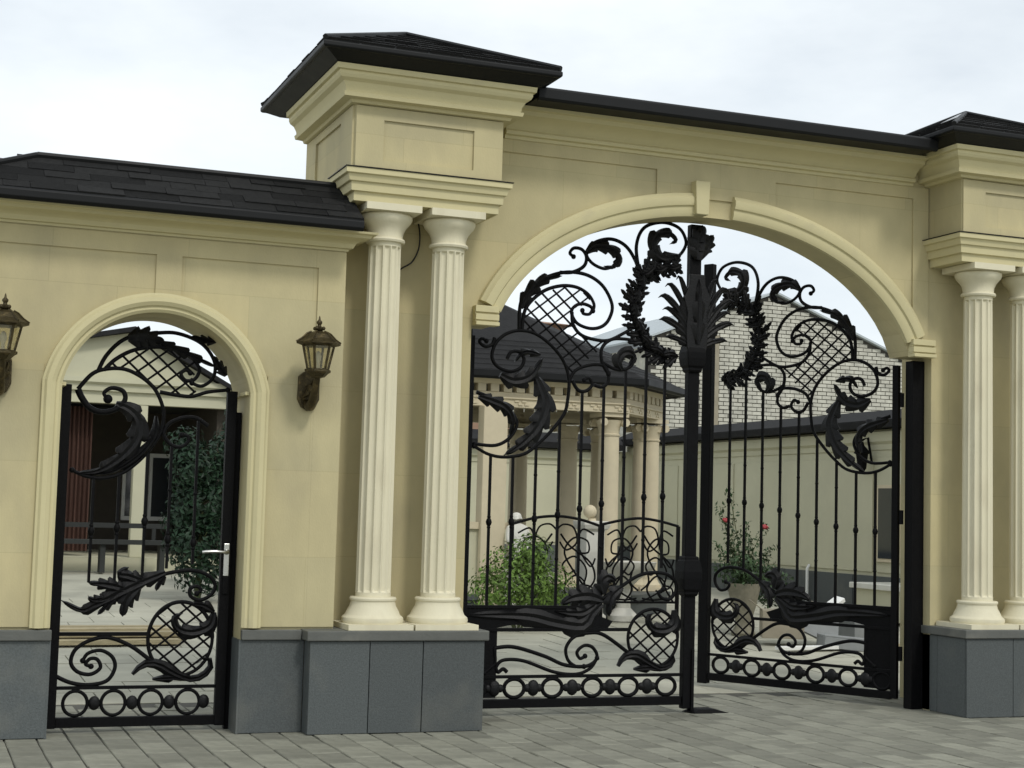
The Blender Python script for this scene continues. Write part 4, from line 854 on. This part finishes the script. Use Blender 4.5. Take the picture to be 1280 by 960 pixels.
# clutter on the yard floor behind the open leaf
def clutter(name, label, cat, c, hx, hy, hz, rot, m_, parts=None):
    E_ = Matrix.Rotation(R(rot[2]),3,'Z')@Matrix.Rotation(R(rot[1]),3,'Y')@Matrix.Rotation(R(rot[0]),3,'X')
    X_,Y_,Z_ = E_@Vector((1,0,0)),E_@Vector((0,1,0)),E_@Vector((0,0,1))
    b_ = MB(); b_.obox(c,X_,Y_,Z_,hx,hy,hz); 
    if parts == 'flaps':
        top = Vector(c)+Z_*hz
        for s_ in (-1,1): b_.obox(top+X_*s_*(hx+.06)+Z_*.05,(X_*.8+Z_*.6*s_*s_).normalized() if s_ > 0 else (X_*.8-Z_*.6).normalized(),Y_,(Z_*.8-X_*.6*s_).normalized(),.09,hy*.96,.004)
    if parts == 'slats':
        for k in range(4): b_.obox(Vector(c)+Y_*(-hy+hy*2*(k+.5)/4)+Z_*(hz+.012),X_,Y_,Z_,hx*1.02,hy*.16,.01)
    o = b_.build(name, m_, bevel=.004); o['label'] = label; o['category'] = cat; return o
clutter('carton', 'grey-brown carton with a pale end face lying behind the open leaf', 'box', (5.72,5.0,.24+gz(5)), .24,.2,.16, (0,0,-25), 'carton', 'flaps')
clutter('white_board', 'white board tilted on top of the clutter pile', 'board', (6.36,4.95,.56), .17,.07,.025, (10,-28,12), 'whitepaint')
clutter('grey_panel', 'grey panel leaning across the clutter behind the open leaf', 'panel', (6.15,4.95,.34), .30,.014,.20, (-40,24,-10), 'plastic', 'slats')
clutter('plastic_crate', 'small grey slatted crate right of the leaning panel', 'crate', (6.74,5.05,.26), .13,.13,.11, (0,0,15), 'plastic', 'slats')
clutter('white_board', 'long white board lying flat in front of the carton', 'board', (5.7,4.4,.12), .42,.06,.02, (0,0,8), 'whitepaint')
clutter('flat_bundle', 'dark flat bundle lying under the tilted panel', 'bundle', (6.3,4.5,.15), .33,.14,.06, (0,5,-12), 'plastic', 'slats')
clutter('timber_offcut', 'short pale timber offcut beside the dark bundle', 'timber', (6.75,4.4,.12), .3,.04,.03, (0,0,30), 'wood')
# planks on the yard floor behind the small gate
for k,(x,y,z,l_,a) in enumerate(((-2.0,5.2,0,1.6,4),(-1.95,5.5,0,1.7,2),(-2.05,5.85,0,1.8,-1),(-1.9,5.35,.06,1.5,6),(-2.0,5.7,.06,1.6,3),(-2.0,6.5,0,1.7,1))):
    o = clutter('timber_plank', ('nearest pale plank lying flat on the yard behind the small gate','middle bottom plank of the loose pile behind the small gate','rear bottom plank of the loose pile behind the small gate','nearer upper plank of the loose pile behind the small gate','farther upper plank of the loose pile behind the small gate','farthest single plank lying apart from the pile')[k], 'plank', (x,y,z+.035+gz(y)), l_/2,.075,.025, (0,0,a), 'wood'); o['group'] = 'planks behind the small gate'
# evergreen behind the small gate
ev = thing('evergreen_shrub', 'dark green evergreen shrub seen through the small gate', 'shrub', (-.2,10,gz(10)))
tk = MB(); tk.tube([(-.2,10,.2),(-.18,10,1.2),(-.22,10,2.3)], .05, 7, .015)
for k in range(9): a = k*2.4; z = .6+k*.19; tk.tube([(-.2,10,z),(-.2+.35*math.cos(a),10+.35*math.sin(a),z+.2)], .018, 5, .006)
tk.build('trunk', 'stem', ev)
lm = MB()
for c,r_,n_ in (((-.2,10,1.0),(.5,.5,.45),1500),((-.15,10,1.55),(.52,.5,.45),1600),((-.3,9.9,2.0),(.4,.4,.4),1200),((.1,10,2.2),(.3,.3,.3),400),((-.4,10,1.3),(.35,.35,.3),500),((-.45,9.9,2.3),(.3,.3,.3),350),((-.1,10,.6),(.45,.4,.3),500)): leaves(lm,c,r_,n_,.045,rn,.35)
lm.build('crown', 'leafd', ev)
e2 = thing('evergreen_shrub', 'taller dark evergreen shrub behind the lock side of the small gate', 'shrub', (.75,12,gz(12)), 'evergreens behind the small gate'); ev['group'] = 'evergreens behind the small gate'
tk = MB(); tk.tube([(.75,12,.25),(.75,12,1.4),(.72,12,2.6)], .06, 7, .015); tk.build('trunk', 'stem', e2); lm = MB()
for c,r_,n_ in (((.75,12,1.1),(.6,.5,.5),1300),((.7,12,1.8),(.6,.5,.5),1300),((.75,12,2.4),(.5,.45,.45),1200),((.7,12,2.8),(.3,.3,.3),300)): leaves(lm,c,r_,n_,.05,rn,.35)
lm.build('crown', 'leafd', e2)
# house with a shaded porch seen through the small gate
HY = 16
hs = thing('porch_house', 'cream gabled house with a dark deep porch behind the small gate', 'house', (-.4,HY+3,gz(HY)))
def P_(nm, m_, x0,x1,y0,y1,z0,z1, par=None, bv=0): return MB().box(x0,x1,y0,y1,z0,z1).build(nm, m_, par or hs, bevel=bv)
g_ = MB(); g_.prism([(-5.0,3.46),(1.35,3.46),(-.4,4.42),(-5.0,2.7+.8)], HY,HY+.25); g_.build('gable', 'bgwall', hs)
r_ = MB()
for xe,ze in ((-5.3,3.36),(1.62,3.33)):
    r_.add([(-.4,HY-.2,4.43),(xe,HY-.2,ze),(xe,HY+8,ze),(-.4,HY+8,4.43)]+[(-.4,HY-.2,4.51),(xe,HY-.2,ze+.08),(xe,HY+8,ze+.08),(-.4,HY+8,4.51)], [(0,1,2,3),(7,6,5,4),(0,4,5,1),(1,5,6,2),(2,6,7,3),(3,7,4,0)])
r_.build('roof', 'bgroof', hs)
MB().sweep([(-5.4,HY),(1.3,HY)], [(-.05,3.40),(.05,3.40),(.06,3.50),(.12,3.54),(.12,3.62),(-.05,3.63)]).build('cornice', 'bgwall', hs)
P_('ceiling', 'dark', -5.4,1.3,HY+.26,HY+7.8,3.30,3.40); P_('porch_beam', 'bgwall', -5.4,1.3,HY+.01,HY+.24,3.2,3.399)  # ceiling coloured dark to stand for the porch shade
P_('rear_wall', 'shadewall', -5.4,1.3,HY+4.0,HY+4.2,.3,3.29); P_('side_wall', 'bgwall', -5.4,-5.2,HY+.25,HY+4,.3,3.29); P_('side_wall', 'shadewall', 1.12,1.3,HY+.25,HY+4,.3,3.29)  # rear and right walls near-black: porch shade put into their colour
P_('porch_floor', 'bgwall', -5.4,1.3,HY-.2,HY+4,.2,.62)
for x in (-2.2,-.2): P_('porch_post', 'bgwall', x-.10,x+.10,HY+.02,HY+.25,.62,3.199, None, .01)
for x in (.05,.55):
    wf = P_('window', 'whitepaint', x-.02,x+.42,HY+3.93,HY+3.999,1.2,2.5); MB().box(x+.04,x+.36,HY+3.915,HY+3.929,1.28,2.42).build('pane', 'pane', wf)
cu = thing('porch_curtain', 'brown curtain hanging at the left side of the porch', 'curtain', (-1.05,HY+.5,.62))
cm = MB(); n = 40
V = [(-1.45+.5*i/n,HY+.5+.05*math.sin(i*1.1)+dy,z) for dy in (0,.02) for z in (.7,3.15) for i in range(n+1)]; k = n+1
cm.add(V, [(i,i+1,i+1+k,i+k) for i in range(n)]+[(2*k+i,2*k+i+1,3*k+i+1,3*k+i) for i in range(n)]+[(i,i+1,2*k+i+1,2*k+i) for i in range(n)]); cm.build('cloth', 'brown', cu, smooth=60)
MB().tube([(-1.6,HY+.51,3.17),(-.5,HY+.51,3.17)], .02, 6).build('curtain_rod', 'iron', cu)
bn = thing('porch_bench', 'low dark bench in front of the porch', 'bench', (-.9,HY-.8,gz(HY-.8)))
MB().box(-1.9,.2,HY-1.0,HY-.6,.86,.93).build('seat', 'dark', bn)
for x in (-1.8,-.85,.1): MB().box(x-.04,x+.04,HY-.95,HY-.65,.4,.859).build('leg', 'dark', bn)
MB().box(-1.9,.2,HY-.60,HY-.55,1.12,1.2).build('backrest', 'dark', bn)
for x in (-1.7,0): MB().box(x-.03,x+.03,HY-.598,HY-.56,.93,1.119).build('back_post', 'dark', bn)

# white brick house beyond the side wall
BY = 22; BX0,BX1,BAX,BE,BA = 12.3,19.4,15.6,5.75,7.0
bh = thing('brick_house', 'white brick gable house rising above the yard side wall', 'house', (BAX,BY,.5))
g_ = MB(); g_.prism([(BX0,.3),(BX1,.3),(BX1,BE-.15),(BAX,BA),(BX0,BE)], BY+.03,BY+.3); g_.build('wall', 'mortar', bh)
bm_ = MB(); z = 2.6; row = 0; rn = random.Random(9)
while z < BA-.15:
    x = BX0+(.13 if row%2 else 0)
    while x < BX1-.1:
        lim = BE+(BA-BE)*(x+.12-BX0)/(BAX-BX0) if x+.12 < BAX else BA-(BA-BE+.15)*(x+.12-BAX)/(BX1-BAX)
        if z+.09 < lim-.02:
            d = rn.uniform(-.012,.012); bm_.box(x+.008,x+.252-rn.uniform(0,.008),BY+d,BY+.04,z+.009,z+.087)
        x += .26
    z += .096; row += 1
bm_.build('bricks', 'brick', bh, kind='stuff')
r_ = MB()
for xa,za in ((BX0-.35,BE-.12),(BX1+.35,BE-.28)):
    r_.add([(BAX,BY-.1,BA+.03),(xa,BY-.1,za),(xa,BY+9,za),(BAX,BY+9,BA+.03),(BAX,BY-.1,BA+.08),(xa,BY-.1,za+.05),(xa,BY+9,za+.05),(BAX,BY+9,BA+.08)], [(0,1,2,3),(7,6,5,4),(0,4,5,1),(1,5,6,2),(2,6,7,3),(3,7,4,0)])
r_.build('roof', 'greyblue', bh)
MB().box(BX0,BX0+.2,BY+.31,BY+9,.3,BE-.2).build('side_wall', 'brick', bh)
MB().box(BX1-.2,BX1,BY+.31,BY+9,.3,BE-.4).build('side_wall', 'brick', bh)
MB().box(13.9,14.06,BY-.09,BY-.02,.5,5.9).build('downpipe', 'carton', bh)
# distant houses above the pavilion roof
def far_house(label, x0, x1, y, ze, zr, wm, rm, d=8, hip=True):
    t = thing('far_house', label, 'house', ((x0+x1)/2,y+d/2,.5), 'distant houses behind the yard')
    MB().box(x0,x1,y,y+d,.3,ze).build('wall', wm, t)
    k = (x1-x0)*.3 if hip else 0; r_ = MB(); o = .4
    r_.add([(x0-o,y-o,ze+.002),(x1+o,y-o,ze+.002),(x1+o,y+d+o,ze+.002),(x0-o,y+d+o,ze+.002),(x0+k,y+d/2,zr),(x1-k,y+d/2,zr)], [(0,1,5,4),(1,2,5),(2,3,4,5),(3,0,4),(3,2,1,0)]); r_.build('roof', rm, t)
    n = int((x1-x0)/2.2)
    for i in range(n):
        x = x0+(x1-x0)*(i+.5)/n; w_ = MB().box(x-.5,x+.5,y-.05,y-.001,ze-2.4,ze-.9).build('window', 'whitepaint', t); MB().box(x-.42,x+.42,y-.07,y-.051,ze-2.3,ze-1.0).build('pane', 'pane', w_)
    return t
far_house('brown-roofed distant house just above the pavilion roof', 10.5,17.6,40,8.2,8.95,'tan','tan')
far_house('blue-grey distant house left of the palm ornament', 20.7,26,40,8.1,8.75,'greyblue','greyblue')
far_house('pale low-roofed distant house between pavilion roof and the blue-grey house', 16.6,20.6,44,7.0,8.0,'white','greyblue')
far_house('small cream house with navy roof seen right of the pavilion eaves', 19.6,25.5,34,4.3,6.0,'bgwall','blue',6)
